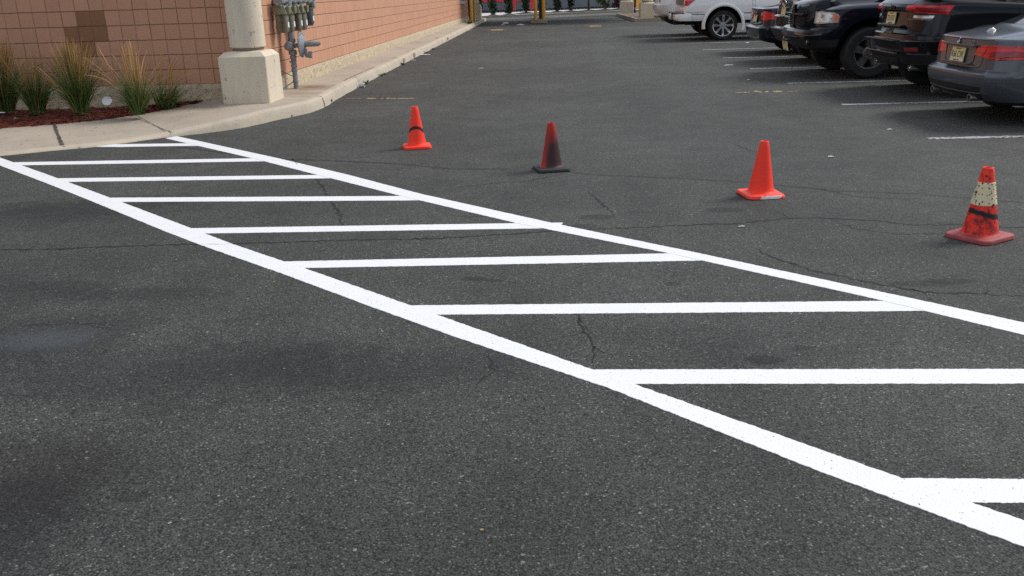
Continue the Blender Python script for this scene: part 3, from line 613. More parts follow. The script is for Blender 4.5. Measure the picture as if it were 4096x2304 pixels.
# ------------------------------------------------------------------ grasses, shrubs, weeds
def leafmat(name, a, b, c=None, scale=14, rough=.6):
    n = N(name); g = n.t.nodes.new('ShaderNodeNewGeometry'); f = g.outputs['Random Per Island']
    st = [(0, a), (.82, b)] + ([(1, c)] if c else [])
    n.p.inputs['Subsurface Weight'].default_value = 0
    n.put(n.p.inputs['Transmission Weight'], 0.0)
    return n.out(n.ramp(f, st), rough, 0, .3)
M['blade'] = leafmat('grass_blade', (.026, .055, .014), (.085, .14, .03), (.30, .24, .08))
M['plume'] = leafmat('tan_plume', (.34, .19, .065), (.48, .29, .11), (.56, .40, .2))
def feather_grass(loc, label, hg, hp, spread, ng, npl, seed, lean=0.0, floppy=.25):
    t = tag(empty('feather_grass', loc), label, 'grass clump', 'tall grasses in the mulch bed'); r = random.Random(seed)
    def blade(mb, o, d, L, wd, droop, nseg=5):
        side = d.cross(Vector((r.uniform(-1, 1), r.uniform(-1, 1), .2))).normalized(); vs = []; p = Vector(o); dd = d.copy()
        for k in range(nseg+1):
            ww = wd*(1-(k/nseg)**1.6)+.0006; vs += [p-side*ww/2, p+side*ww/2]
            p = p+dd*(L/nseg); dd = (dd+Vector((dd.x*droop, dd.y*droop, -droop*.55))).normalized()
        mb.add(vs, [(2*k, 2*k+1, 2*k+3, 2*k+2) for k in range(nseg)])
    mb = MB()
    for i in range(ng):
        a = r.uniform(0, 6.28); rr = spread*.30*math.sqrt(r.random()); tl = r.random()**1.1*.33*(1 if r.random() < .8 else 1.5)
        d = Vector((math.cos(a)*tl+lean, math.sin(a)*tl, 1)).normalized()
        blade(mb, (rr*math.cos(a), rr*math.sin(a), -.02), d, hg*r.uniform(.45, 1.1), r.uniform(.004, .009), r.uniform(.05, .5)*(1+floppy))
    mb.build('leaves', M['blade'], t)
    mb = MB()
    for i in range(npl):
        a = r.uniform(0, 6.28); rr = spread*.25*math.sqrt(r.random()); tl = r.random()**1.5*.20 + (.35 if r.random() < floppy*.35 else 0)
        d = Vector((math.cos(a)*tl+lean, math.sin(a)*tl*.8, 1)).normalized(); L = hp*r.uniform(.62, 1.08)
        p = Vector((rr*math.cos(a), rr*math.sin(a), 0)); side = d.cross(Vector((r.uniform(-1, 1), r.uniform(-1, 1), .1))).normalized(); vs = []; dr = r.uniform(0, .09)*(1+4*floppy*r.random())
        ws = (.0018, .0018, .002, .0022, .005, .008, .009, .0065, .0012); Ls = (0, .25, .2, .12, .05, .1, .1, .1, .08)
        dd = d
        for k in range(9):
            p = p+dd*L*Ls[k]; dd = (dd+Vector((dd.x*dr, dd.y*dr, -dr*.4))).normalized(); vs += [p-side*ws[k]/2, p+side*ws[k]/2]
        mb.add(vs, [(2*k, 2*k+1, 2*k+3, 2*k+2) for k in range(8)])
    mb.build('plumes', M['plume'], t)
    return t
gz = .175
feather_grass(at(22, 440, gz), 'big feather grass clump with dense tan plumes at the left edge', .80, .92, .38, 760, 460, 1)
feather_grass(at(150, 447, gz), 'low dark green grass clump with few thin plumes, second from the left edge', .70, .80, .30, 520, 46, 2, .03)
feather_grass(at(325, 452, gz), 'upright feather grass clump with dense plumes before the brown repainted blocks', .84, .88, .25, 760, 380, 3)
feather_grass(at(555, 452, gz), 'loose feather grass clump with sparse golden plumes right of the white disc', .62, .84, .25, 520, 110, 4, -.02, .5)
feather_grass(at(662, 430, .155), 'low sprawling grass clump nearest the corner column pedestal', .50, .72, .34, 380, 50, 5, .14, .8)

def shrub(loc, label, rx_, rz_, z0, nl, ls, mat, seed, shape='col', group='shrubs in the far white bed', name='shrub'):
    t = tag(empty(name, loc), label, 'shrub', group); r = random.Random(seed); mb = MB()
    lobes = [(r.uniform(-.45, .45), r.uniform(-.45, .45), r.uniform(.15, .95), r.uniform(.35, .6)) for _ in range(11)]
    for i in range(nl):
        lx, ly, lz, lr = lobes[r.randrange(len(lobes))]
        u = Vector((r.gauss(0, 1), r.gauss(0, 1), r.gauss(0, 1))).normalized()*lr*r.random()**.4
        x, y, zz = (lx*.8+u.x), (ly*.8+u.y), lz+u.z*.45
        zz = max(.0, min(1.08, zz))
        prof = (.55+.5*zz if zz < .8 else 1.0-.5*(zz-.8)) if shape == 'col' else math.sqrt(max(.05, 1-(zz-.4)**2*1.8))
        c = Vector((x*rx_*prof, y*rx_*prof, z0+zz*rz_)); s = ls*r.uniform(.6, 1.4)
        a = Vector((r.gauss(0, 1), r.gauss(0, 1), r.gauss(0, 1))).normalized(); b = a.cross(Vector((r.gauss(0, 1), r.gauss(0, 1), r.gauss(0, 1)))).normalized()
        mb.add([c-a*s, c+b*s*.45, c+a*s, c-b*s*.45], [(0, 1, 2, 3)])
    mb.build('foliage', mat, t)
    mb = MB()
    for k in range(6):
        a = r.uniform(0, 6.28); mb.tube([(0, 0, -.05), (math.cos(a)*rx_*.25, math.sin(a)*rx_*.25, z0+rz_*.2), (math.cos(a)*rx_*.45, math.sin(a)*rx_*.45, z0+rz_*.6)], [.03, .02, .008], 6)
    mb.build('stems', M['bark'], t)
    return t
M['bark'] = plain('bark', (.06, .048, .038), .9, var=.4, scale=25, bump=.01)
M['leaf_dark'] = leafmat('dark_green_leaf', (.012, .026, .012), (.030, .055, .022), (.055, .085, .035))
M['leaf_deep'] = leafmat('deep_green_leaf', (.008, .018, .010), (.018, .034, .018), (.03, .05, .026))
M['leaf_mid'] = leafmat('mid_green_leaf', (.025, .05, .015), (.055, .10, .028), (.09, .14, .05))
M['leaf_red'] = leafmat('purple_brown_leaf', (.035, .018, .018), (.075, .038, .036), (.11, .06, .05))
M['weed'] = leafmat('weed_leaf', (.09, .15, .03), (.16, .24, .06), (.22, .27, .10))

def weed(loc, label, s, seed, nl=26):
    t = MB(); r = random.Random(seed)
    for i in range(nl):
        a = r.uniform(0, 6.28); d = Vector((math.cos(a), math.sin(a), r.uniform(.2, 1.3))).normalized(); L = s*r.uniform(.3, 1.0); p = d*L; b = d.cross(Vector((0, 0, 1))).normalized()*L*.22
        t.add([Vector((0, 0, 0)), d*L*.5-b, p, d*L*.5+b], [(0, 1, 2, 3)])
    tag(t.build('weed', M['weed'], None, loc=loc), label, 'weed', 'weeds along the kerb')
weed(at(1466, 336), 'broad leaved green weed in the kerb joint beside the white cup litter', .11, 1, 24)
weed(at(1318, 411), 'small weed at the kerb foot left of the yellow letter strokes', .10, 2)
weed(at(1237, 446), 'low weed tuft at the kerb foot beside the kerb bend', .07, 3)
weed(at(1163, 468), 'tiny weed at the foot of the curving kerb', .06, 4)
weed(at(1524, 306), 'weed tuft at the kerb foot beyond the white cup litter', .09, 5)
weed(at(1540, 298), 'pair of small leaves of weed at the kerb foot in front of the kerb chips', .08, 6)
weed(at(1612, 260), 'weed at the kerb foot below the wedge shaped kerb chip', .11, 7)
weed(at(1705, 212), 'weed at the kerb foot just past the arched kerb chip', .10, 8)
weed(at(1732, 198), 'weed tuft at the kerb foot between the arched chip and the far kerb chip', .11, 9)
weed(at(1878, 96, .16), 'flat weed on the sidewalk beside the yellow posts', .28, 10, 60)

# ------------------------------------------------------------------ litter
M['paper'] = plain('white_paper', (.62, .61, .59), .7, var=.06); M['paper_grey'] = plain('grey_paper', (.45, .44, .43), .8, var=.15)
M['redp'] = plain('red_wrapper', (.5, .05, .06), .5)
def litter(loc, d, label, seed, mat='paper', name='paper_litter', cat='litter', rz=0.0, two=None):
    r = random.Random(seed); mb = MB(); nx, ny = 7, 5; vs = []
    for i in range(nx):
        for j in range(ny):
            x, y = (i/(nx-1)-.5), (j/(ny-1)-.5); e = max(abs(x), abs(y))*2
            q = Matrix.Rotation(rz, 3, 'Z') @ Vector((x*d[0]*r.uniform(.85, 1.1), y*d[1]*r.uniform(.85, 1.1), 0))
            vs.append((q.x, q.y, .004+d[2]*(1-e**2*.8)*r.uniform(.35, 1.0)))
    mb.add(vs, [(i*ny+j, (i+1)*ny+j, (i+1)*ny+j+1, i*ny+j+1) for i in range(nx-1) for j in range(ny-1)])
    mb.m = 1 if two else 0
    if two: mb.box((d[0]*.2, 0, d[2]*.8), (d[0]*.35, d[1]*.6, d[2]*.5))
    tag(mb.build(name, [M[mat], M[two]] if two else M[mat], None, loc=loc), label, cat, 'litter lying about')
# paper cup lying against the kerb, with its straw
cup = tag(empty('paper_cup', at(1446, 350)), 'crumpled white paper cup with a straw lying against the kerb', 'cup')
mb = MB(); mb.lathe([(0, .0), (.030, .0), (.035, .04), (.042, .10), (.040, .10), (.03, .02)], (-.045, .0, .042), 'X', 14)
mb.v = [(x, y+rnd.uniform(-.006, .006), z*(.9+rnd.uniform(-.08, .08))) for x, y, z in mb.v]; mb.build('cup_body', M['paper'], cup, smooth=40)
mb = MB(); mb.tube([(-.05, .01, .05), (-.075, .02, .16)], .004, 6); mb.build('straw', M['paper'], cup)
disc = tag(empty('paper_plate', on_walk(432, 425)+Vector((0, 0, .07))), 'round white paper plate standing in the mulch between two grasses', 'plate')
disc.rotation_euler = (R(58), 0, R(12))
mb = MB(); mb.lathe([(0, .0), (.045, .0), (.055, .006), (.066, .008), (.0665, .006), (.05, -.004), (0, -.004)], n=26); mb.build('plate_disc', M['sticker'], disc, smooth=60)
Lt = [((6, 453), .17, (.10, .05, .02), 'white paper scrap on the mulch at the left edge', 'paper'), ((62, 475), .13, (.05, .03, .02), 'small pale scrap on the mulch beside the sidewalk', 'paper_grey'),
      ((1924, 274), 0, (.11, .02, .012), 'thin white paper strip on the asphalt above the leftmost cone', 'paper'), ((2913, 262), 0, (.20, .04, .02), 'crumpled white wrapper strip on the asphalt left of the black pickup', 'paper'),
      ((2989, 172), 0, (.12, .05, .02), 'white scrap on the parking line below the dark blue sedan', 'paper'), ((2993, 321), 0, (.05, .04, .02), 'tiny pale scrap on the asphalt beside the worn yellow letters at right', 'paper_grey'),
      ((3558, 519), 0, (.06, .02, .01), 'tiny white scrap near the grey convertible shadow', 'paper'), ((2965, 908), 0, (.05, .012, .008), 'tiny white stick on the crack below the plain orange cone', 'paper'),
      ((1700, 220), 0, (.30, .09, .03), 'flattened white rag lying by the arched kerb chip', 'paper'), ((1655, 242), 0, (.10, .05, .02), 'grey scrap on the asphalt below the arched kerb chip', 'paper_grey'),
      ((2022, 96), 0, (.30, .2, .14), 'white crumpled bag in the shade left of the concrete post island', 'paper'), ((2010, 101), 0, (.2, .1, .05), 'grey scrap beside the white bag in the shade', 'paper_grey'),
      ((2080, 101), 0, (.42, .1, .07), 'long white bag lying just left of the concrete post island', 'paper'), ((2036, 68), 0, (.22, .15, .12), 'white cup shaped litter on the far lane, left one of two', 'paper'),
      ((2053, 66), 0, (.25, .15, .10), 'white litter on the far lane, right one of two', 'paper'), ((1871, 124), 0, (.10, .08, .04), 'small pale scrap at the kerb foot by the left yellow arrow', 'paper_grey'),
      ((1927, 2123), 0, (.011, .008, .004), 'tiny yellow leaf scrap on the near asphalt', 'yellow_scrap')]
M['yellow_scrap'] = plain('yellow_scrap', (.38, .26, .10), .8)
for i, (p, z, d, lb, mt) in enumerate(Lt): litter(at(p[0], p[1], z), d, lb, i, mt, rz=rnd.uniform(-.4, .4))
litter(at(3323, 628), (.05, .04, .015), 'tiny red and white wrapper on the asphalt left of the striped cone', 77, 'paper', two='redp')

# ------------------------------------------------------------------ traffic cones
OR = (.96, .050, .024)
def conemat(name, kind):
    n = N(name); co = n.co(); s = n.sep(co)
    ns = n.noise(9, 5, .7); fine = n.noise(46, 5, .75)
    b = n.mix(n.math('MULTIPLY', ns, .35), OR, tuple(x*.72 for x in OR))
    def soot(z0, wd, amt, slope=0.0, curve=0.0):
        zc = n.math('ADD', n.math('MULTIPLY', s[0], slope), n.math('MULTIPLY', n.math('MULTIPLY', s[0], s[0]), curve))
        d = n.math('ABSOLUTE', n.math('SUBTRACT', n.math('SUBTRACT', s[2], z0), zc)); d = n.math('ADD', d, n.math('MULTIPLY', n.math('SUBTRACT', n.noise(34, 6, .8), .5), .044))
        f = n.math('MULTIPLY', n.math('SUBTRACT', wd, d, True), amt/wd, True)
        return n.math('MULTIPLY', f, n.math('MULTIPLY', n.math('SUBTRACT', n.math('ADD', .03, 0.0), s[1], True), 40, True), True)
    if kind == 'stroke': b = n.mix(soot(.212, .019, 3.0, .05, -8.0), b, (.018, .014, .016))
    if kind == 'burnt':
        f = n.math('ADD', n.math('MULTIPLY', n.math('SUBTRACT', .36, s[2]), 8.0), n.math('MULTIPLY', n.math('SUBTRACT', n.noise(5.5, 5, .65), .5), .8))
        side = n.math('MULTIPLY', n.math('ADD', s[0], .062), 17.0, True); f = n.math('MULTIPLY', n.math('MULTIPLY', f, side, True), 1.0, True)
        b = n.mix(.72, b, (.17, .014, .012)); b = n.mix(n.math('MULTIPLY', f, .95), b, (.026, .018, .022))
    if kind == 'dirty':
        f = n.math('MULTIPLY', n.math('SUBTRACT', n.math('ADD', n.math('MULTIPLY', fine, .5), n.math('MULTIPLY', n.noise(15, 5, .7), .6)), n.math('ADD', .44, n.math('MULTIPLY', s[2], .22))), 5.0, True)
        b = n.mix(n.math('MULTIPLY', f, .92), b, (.085, .012, .016)); b = n.mix(soot(.155, .020, 2.2, -.26), b, (.014, .012, .016))
        v = n.vor(48); b = n.mix(n.math('LESS_THAN', v.outputs['Distance'], n.math('MULTIPLY', n.math('SUBTRACT', n.sep(v.outputs['Color'])[0], .62, True), .8)), b, (.03, .012, .012))
    return n.out(b, n.math('ADD', .42, n.math('MULTIPLY', ns, .25)), 0, .28)
n = N('spattered_collar'); v = n.vor(40); v2 = n.vor(85); g = n.sep(v.outputs['Color']); g2 = n.sep(v2.outputs['Color'])
f = n.math('MAXIMUM', n.math('LESS_THAN', n.math('ADD', v.outputs['Distance'], n.math('MULTIPLY', n.noise(120, 3), .18)), n.math('MULTIPLY', n.math('SUBTRACT', g[0], .22, True), .80)), n.math('LESS_THAN', v2.outputs['Distance'], n.math('MULTIPLY', n.math('SUBTRACT', g2[0], .40, True), .85)))
M['collar'] = n.out(n.mix(f, n.mix(n.noise(14, 4, .7), (.56, .47, .27), (.70, .62, .43)), (.022, .018, .012)), .5)
M['black_rubber'] = plain('black_rubber', (.022, .022, .023), .75, var=.3, scale=30)
M['cone_plain'] = conemat('orange_cone', 'plain'); M['cone_stroke'] = conemat('orange_cone_sooty', 'stroke'); M['cone_burnt'] = conemat('scorched_cone', 'burnt'); M['cone_dirty'] = conemat('dirty_cone', 'dirty')
n = N('scuffed_cone_base'); M['base_dirty'] = n.out(n.mix(n.noise(18, 5, .75), n.mix(n.noise(40, 4), (.30, .018, .022), (.11, .013, .016)), (.40, .085, .08)), .6)
n = N('worn_cone_base'); sx = n.sep(n.co())
fw = n.math('MULTIPLY', n.math('LESS_THAN', n.math('ADD', sx[1], n.math('MULTIPLY', n.noise(30, 4), .02)), -.128), n.math('LESS_THAN', n.math('ABSOLUTE', n.math('SUBTRACT', sx[0], .02)), n.math('MULTIPLY', n.noise(24, 4, .7), .15)))
M['base_worn'] = n.out(n.mix(fw, n.mix(n.noise(9, 4), OR, (.88, .07, .045)), (.80, .72, .68)), .5)
def cone(px, rz, label, body, base, rb=.095, rt=.030, s=.285, collar=None, h=.455, tilt=(0, 0)):
    t = tag(empty('traffic_cone', at(*px)), label, 'traffic cone', 'traffic cones along the hatching'); t.rotation_euler = (tilt[0], tilt[1], 0)
    mb = MB(); rc = .045; e = s/2; pts = []
    for sx_, sy_, a0 in ((1, 1, 0), (-1, 1, 90), (-1, -1, 180), (1, -1, 270)):
        for k in range(5): a = R(a0+k*22.5); pts.append((sx_*(e-rc)+rc*math.cos(a), sy_*(e-rc)+rc*math.sin(a)))
    if base == 'black_rubber' or base == 'base_dirty': pts = [(x*1.03, y*1.03) for x, y in pts]
    lv = [(1.0, .004), (1.0, .018), (.975, .026), (.80, .031), (.66, .034)]; n_ = len(pts); vs = []
    for k, z in lv:
        for x, y in pts: q = Vector((x*k, y*k, 0)); vs.append((q.x, q.y, z))
    mb.add(vs, [(i*n_+k, i*n_+(k+1) % n_, (i+1)*n_+(k+1) % n_, (i+1)*n_+k) for i in range(4) for k in range(n_)] + [tuple(4*n_+k for k in range(n_)), tuple(range(n_))[::-1]])
    b = mb.build('base', M[base], t, smooth=35); b.rotation_euler.z = R(rz)
    def rad(z): return lerp(rb, rt, (z-.034)/(h-.034))
    zc = (.034+.446*(h-.034), .034+.784*(h-.034)) if collar else None
    mb = MB(); prof = [(rb+.014, .033), (rb+.003, .040)]
    for k in range(12): z = lerp(.05, h-.012, k/11); prof.append((rad(z), z))
    prof += [(rt+.001, h-.010), (rt-.001, h-.002), (rt-.006, h), (rt-.009, h-.003), (rt-.007, h-.05), (rb-.02, .1)]
    mb.lathe(prof, n=48); mb.build('body', M[body], t, smooth=40)
    if collar:
        mb = MB(); mb.lathe([(rad(zc[0])+.0003, zc[0]), (rad(zc[0])+.0022, zc[0]+.001), (rad(zc[1])+.0022, zc[1]-.001), (rad(zc[1])+.0003, zc[1])], n=48); mb.build('collar', M['collar'], t, smooth=40)
    return t
cone((1669, 590), 12, 'orange traffic cone with one black soot stroke, leftmost of the row', 'cone_stroke', 'cone_plain', rb=.096, h=.418)
cone((2206.7, 679), 14, 'scorched dark red traffic cone with a black base, second from left', 'cone_burnt', 'black_rubber', rb=.092, h=.412)
cone((3042, 782), 9, 'clean bright orange traffic cone without marks, third from left', 'cone_plain', 'base_worn', rb=.094, h=.408, tilt=(0, R(.8)))
cone((3917, 950), 33, 'dirty orange traffic cone with a black spattered white collar, rightmost', 'cone_dirty', 'base_dirty', rb=.102, rt=.031, s=.288, h=.432, collar=True, tilt=(0, R(-.8)))

# ------------------------------------------------------------------ far end of the lot
M['bollard'] = plain('yellow_post_paint', (.58, .31, .025), .5, var=.15, scale=6, bump=.002)
M['black_post'] = plain('black_post_paint', (.016, .013, .012), .5, .2)
M['tan_post'] = plain('tan_post_paint', (.27, .19, .12), .7)
YB = 'yellow safety posts of the drive-through'
def bollard(loc, label, hgt=3.1, r=.075):
    mb = MB(); mb.lathe([(0, 0), (r, 0), (r, hgt), (r*.8, hgt+.03), (0, hgt+.05)], n=20); tag(mb.build('safety_post', M['bollard'], None, smooth=40, loc=loc), label, 'post', YB)
bollard(at(1887, 90, .16), 'yellow round post on the sidewalk, in front of the far wall end'); bollard(at(1899, 85, .17), 'yellow round post on the sidewalk just behind the first one', r=.068)
isl = at(2160, 86, .14)
bollard(at(2143, 79, .17), 'yellow round post at the left of the concrete post island'); bollard(at(2175, 77.5, .17), 'yellow round post at the right of the concrete post island', r=.085)
def bar(name, loc, d, mat, label, cat):
    mb = MB(); mb.box((0, 0, d[2]/2), d); return tag(mb.build(name, mat, None, bevel=.008, loc=loc), label, cat)
bar('steel_post', at(2162, 76, .17), (.14, .14, 3.2), M['black_post'], 'black square post between the two yellow posts on the concrete island', 'post')
bar('steel_post', at(1893, 87, .17)+Vector((.03, .1, 0)), (.10, .10, 3.0), M['tan_post'], 'thin brown post between the yellow posts at the far wall end', 'post')
# kerbed islands
M['isl'] = concrete('island_concrete', (.30, .265, .215)); M['isl_dark'] = concrete('kerb_face_concrete', (.20, .18, .155))
ic = at(2158, 93, 0)
mb = MB(); pts = [(ic.x+.02+x, ic.y+y) for x, y in ((-.42, 0), (.33, -.02), (.36, .06), (.36, 3.2), (.25, 3.4), (-.4, 3.4), (-.5, 3.2), (-.5, .25))]
mb.prism(pts, .17, 0); tag(mb.build('post_island', M['isl'], None, bevel=.02), 'low concrete island carrying yellow and black posts in the drive', 'island')
k0, k1, k2, k3 = at(2540, 88), at(2464, 64), at(2700, 80), at(2620, 52)
isd = tag(empty('planted_island', (0, 0, 0)), 'kerbed island with bare soil and grass under two pedestals', 'island')
e1 = (k1-k0).normalized(); e2 = Vector((1, .02, 0))
mb = MB()
def kerbrun(a, b, mb, wd=.16, h=.15):
    t = (b-a).normalized(); s = Vector((t.y, -t.x, 0))
    if s.x < 0: s = -s
    mb.add([a, b, b+s*wd, a+s*wd]+[p+Vector((0, 0, h)) for p in (a+s*.02, b+s*.02, b+s*wd, a+s*wd)], [(0, 1, 5, 4), (1, 2, 6, 5), (2, 3, 7, 6), (3, 0, 4, 7), (4, 5, 6, 7)])
kerbrun(k0, k1, mb)
far_ = Vector((12, k0.y+.1, 0)); mb.box(((k0.x+.165+far_.x)/2, k0.y+.10, .075), (far_.x-k0.x-.17, .16, .15))
mb.build('island_kerb', M['isl'], isd)
M['soil'] = plain('bare_soil', (.20, .135, .09), .95, var=.35, scale=12, bump=.03)
mb = MB(); mb.add([Vector((k0.x+.17, k0.y+.17, .11)), Vector((12, k0.y+.17, .11)), Vector((12, k1.y+1, .11)), Vector((k1.x+.16, k1.y+.5, .11))], [(0, 1, 2, 3)]); mb.build('soil', M['soil'], isd)
M['lawn'] = leafmat('lawn_blade', (.06, .085, .015), (.13, .16, .03), (.22, .21, .06))
mb = MB(); r = random.Random(4)
for i in range(5200):
    x = k0.x+1.0+abs(r.gauss(0, 1.4))+.1; y = k0.y+.2+r.random()*2.6*r.random()+.0
    if x > 11: continue
    h = r.uniform(.04, .13); a = r.uniform(0, 6.28); mb.add([(x-.012, y, .10), (x+.012, y, .10), (x+.05*math.cos(a), y+.05*math.sin(a), .10+h)], [(0, 1, 2)])
tag(mb.build('island_grass', M['lawn']), 'yellow green grass on the island beside the nearer pedestal', 'grass', kind='stuff')
ob = atY(2540, 0, k1.y-4)
bar('sign_post', at(2539, 51, .11), (.10, .08, 3.2), M['black_post'], 'black square post beside the farther island pedestal', 'post')
bar('sign_post', at(2536, 50, .11)+Vector((-.02, .6, 0)), (.10, .1, 3.2), M['bollard'], 'thin yellow strip post behind the black island post', 'post')
bar('clearance_panel', at(2555, 37, .11), (.36, .08, 3.2), plain('orange_yellow_panel', (.62, .30, .05), .5), 'tall orange yellow panel between the two island pedestals', 'panel')
# cross lane, kerbs, white bed
M['lane'] = asphalt('sunlit_lane', 2.1)  # asphalt colour brightened so the far lane looks sunlit
c1, c2 = at(1950, 79), at(2460, 62)
def span(p, d, x): return p + d*((x-p.x)/d.x)
q1, q2 = at(1955, 72), at(2465, 51); dq = (q2-q1).normalized(); c1 = c1.lerp(c2, .5)
def strip(name, a, b, z, mat, kind='structure', thick=None):
    mb = MB(); vs = [Vector((p.x, p.y, z)) for p in (a[0], a[1], b[1], b[0])]; mb.add(vs, [(0, 1, 2, 3)])
    if thick: lo = [Vector((p.x, p.y, z-thick)) for p in (a[0], a[1])]; mb.add([vs[0], vs[1]]+lo, [(0, 2, 3, 1)])
    return tag(mb.build(name, mat), kind=kind)
ln = lambda p, d, off=0.0: (span(p, d, -60)+Vector((0, off, 0)), span(p, d, 60)+Vector((0, off, 0)))
strip('cross_lane', ln(c1, dq), ln(q1, dq), .004, M['lane'])
M['gravel'] = plain('white_gravel', (.72, .72, .70), .9, var=.12, scale=6, bump=.02)
M['pale_walk'] = concrete('pale_concrete', (.50, .48, .44))
b1, b2 = at(1935, 54), at(2440, 34.5); db = (b2-b1).normalized()
strip('far_kerb', ln(q1, dq), ln(q1, dq, .35), .13, M['isl'], thick=.13)
strip('gravel_bed', ln(q1, dq, .35), ln(b1, db), .11, M['gravel'])
strip('far_sidewalk', ln(b1, db), ln(b1, db, 30), .27, plain('white_walk', (.68, .68, .66), .85, var=.08), thick=.22)
# far shop: low grey wall, red window frames and posts
w1, w2 = at(1935, 43, .27), at(2440, 24, .27); dw = (w2-w1).normalized(); ang = math.atan2(dw.y, dw.x)
shop = tag(empty('shop_building', w1, ang), 'grey shop front with bright red window frames at the far end of the drive', 'building')
M['shop'] = plain('slate_grey_wall', (.085, .10, .118), .7, var=.06, scale=3); M['red'] = plain('red_frame_paint', (.56, .022, .035), .45, var=.06)
z1 = atY(1980, 6.5, w1.y).z-.27
xr = (atY(2128, 5, w1.y).x-w1.x)+.8
mb = MB(); mb.box((xr/2-8, .15, z1/2), (xr+16, .3, z1)); mb.box((xr+15, .15, 2.0), (30, .3, 4.0)); mb.box((xr/2-8, .15, 3.4), (xr+16, .3, 1.2)); mb.box((0, 5, 3.9), (62, 9.7, .2)); mb.build('wall', M['shop'], shop)
mb = MB(); mb.box((xr/2-8, .10, (z1+2.8)/2+.05), (xr+16, .05, 2.8-z1)); mb.build('pane', M['glass'], shop)
mb = MB(); mb.box((xr/2-8, .02, z1+.07), (xr+16, .16, .15)); mb.box((xr/2-8, .02, 2.75), (xr+16, .16, .15))
for k in range(10): mb.box((xr-.06-k*1.55, .03, (z1+2.8)/2+.05), (.09, .14, 2.6-z1))
mb.build('window_frame', M['red'], shop)
def rpost(px, py, label):
    p = at(px, py, .27); mb = MB(); mb.box((0, 0, 1.7), (.21, .21, 3.4)); tag(mb.build('red_post', M['red'], None, bevel=.01, loc=p), label, 'post', 'red posts before the grey shop')
rpost(2055.5, 41, 'red square post before the grey shop, left of the concrete island posts'); rpost(2128, 38, 'red square post before the grey shop, just left of the yellow island posts'); rpost(1908, 45.5, 'red square post before the grey shop, above the shrub by the far wall end')
sh = [((1921, 60), .42, 1.2, 'leaf_dark', 'dark green shrub half hidden behind the far wall end', 'col'), ((1972, 62), .66, 1.55, 'leaf_dark', 'tall dark green shrub under the red window rail, right of the far wall end', 'col'), ((2036, 58.5), .50, 1.05, 'leaf_dark', 'dark green shrub just left of the middle red post', 'col'),
      ((2104, 54), .50, 1.05, 'leaf_dark', 'dark olive shrub between the two right red posts', 'col'), ((2168, 51), .55, 1.15, 'leaf_deep', 'dark shrub hidden behind the yellow and black island posts', 'col'), ((2228, 48.5), .56, 1.45, 'leaf_deep', 'dark green shrub just right of the island posts', 'col'),
      ((2284, 46.5), .66, 1.60, 'leaf_deep', 'tall nearly black shrub left of the tree trunk', 'col'), ((2420, 40), .85, 1.05, 'leaf_mid', 'wide rounded mid green shrub right of the tree trunk', 'round'), ((2477, 37.5), .62, .85, 'leaf_red', 'low purple brown shrub left of the farther island pedestal', 'round')]
for i, (p, rx_, rz_, mt, lb, shp) in enumerate(sh):
    q = at(p[0], p[1], .11); shrub(q, lb, rx_, rz_, .12, 900, .085, M[mt], 20+i, shp)
M['dark_mulch'] = plain('dark_mulch', (.028, .022, .018), .95, var=.4, scale=20)
tree_p = at(2354, 43.5, .11)
tr = tag(empty('street_tree', tree_p), 'slim tree with a grey brown trunk standing in the far white bed', 'tree'); r = random.Random(5)
mb = MB(); mb.tube([(0, 0, -.05), (.01, 0, .15), (0, .02, 1.2), (.03, 0, 2.6), (.0, .03, 3.8)], [.13, .095, .088, .08, .05], 12)
for k in range(7): a = k*.9; mb.tube([(0, 0, 2.5+k*.16), (math.cos(a)*.6, math.sin(a)*.6, 3.3+k*.2), (math.cos(a)*1.1, math.sin(a)*1.1, 4.1+k*.2)], [.04, .025, .01], 6)
mb.build('trunk', M['bark'], tr, smooth=60)
mb = MB()
for i in range(2600):
    u = Vector((r.gauss(0, 1), r.gauss(0, 1), r.gauss(0, 1))).normalized()*r.random()**.45; c = Vector((u.x*1.6, u.y*1.6, 4.5+u.z*1.5)); a = Vector((r.gauss(0, 1), r.gauss(0, 1), r.gauss(0, 1))).normalized()*.12; b = a.cross(Vector((r.gauss(0, 1), r.gauss(0, 1), r.gauss(0, 1)))).normalized()*.05
    mb.add([c-a, c+b, c+a, c-b], [(0, 1, 2, 3)])
mb.build('crown', M['leaf_mid'], tr)
mounds = [(2104, 54.5, .9), (2168, 52, .6), (2228, 50, .9), (2284, 48, 1.2), (2354, 45, 1.4), (2420, 42, 1.4), (2477, 39, 1.2), (2036, 59.5, .4), (1972, 63, .4)]
mb = MB()
for x, y, s in mounds:
    p = at(x, y, .11); n_ = 16; mb.add([p+Vector((s*math.cos(2*math.pi*k/n_)*r.uniform(.8, 1.1), .55*s*math.sin(2*math.pi*k/n_), .006)) for k in range(n_)]+[p+Vector((0, 0, .11))], [(k, (k+1) % n_, n_) for k in range(n_)])
tag(mb.build('bed_mulch', M['dark_mulch']), 'dark mulch heaped round the shrubs in the white bed', 'mulch', kind='stuff')
# hedge and roadside board glimpsed past the nearer pedestal
hp = at(2617, 30, .0); shrub(Vector((hp.x+.6, hp.y+2, 0)), 'green hedge bush glimpsed between the nearer pedestal and the white vehicle', 2.2, 3.0, .6, 1600, .16, M['leaf_mid'], 60, 'round', None, 'hedge_bush')
bp = at(2622, 37, .0)
sg = tag(empty('roadside_board', bp), 'low white board with a red stripe glimpsed beside the nearer pedestal', 'board')
mb = MB(); mb.box((0, 0, .22), (1.2, .08, .40)); mb.build('panel', plain('white_board', (.72, .73, .73), .6), sg); mb = MB(); mb.box((0, -.05, .10), (1.2, .02, .09)); mb.build('stripe', M['red'], sg); 
for x in (-.4, .4): mb = MB(); mb.box((x, 0, .05), (.08, .06, .12)); mb.build('foot', M['black_post'], sg)
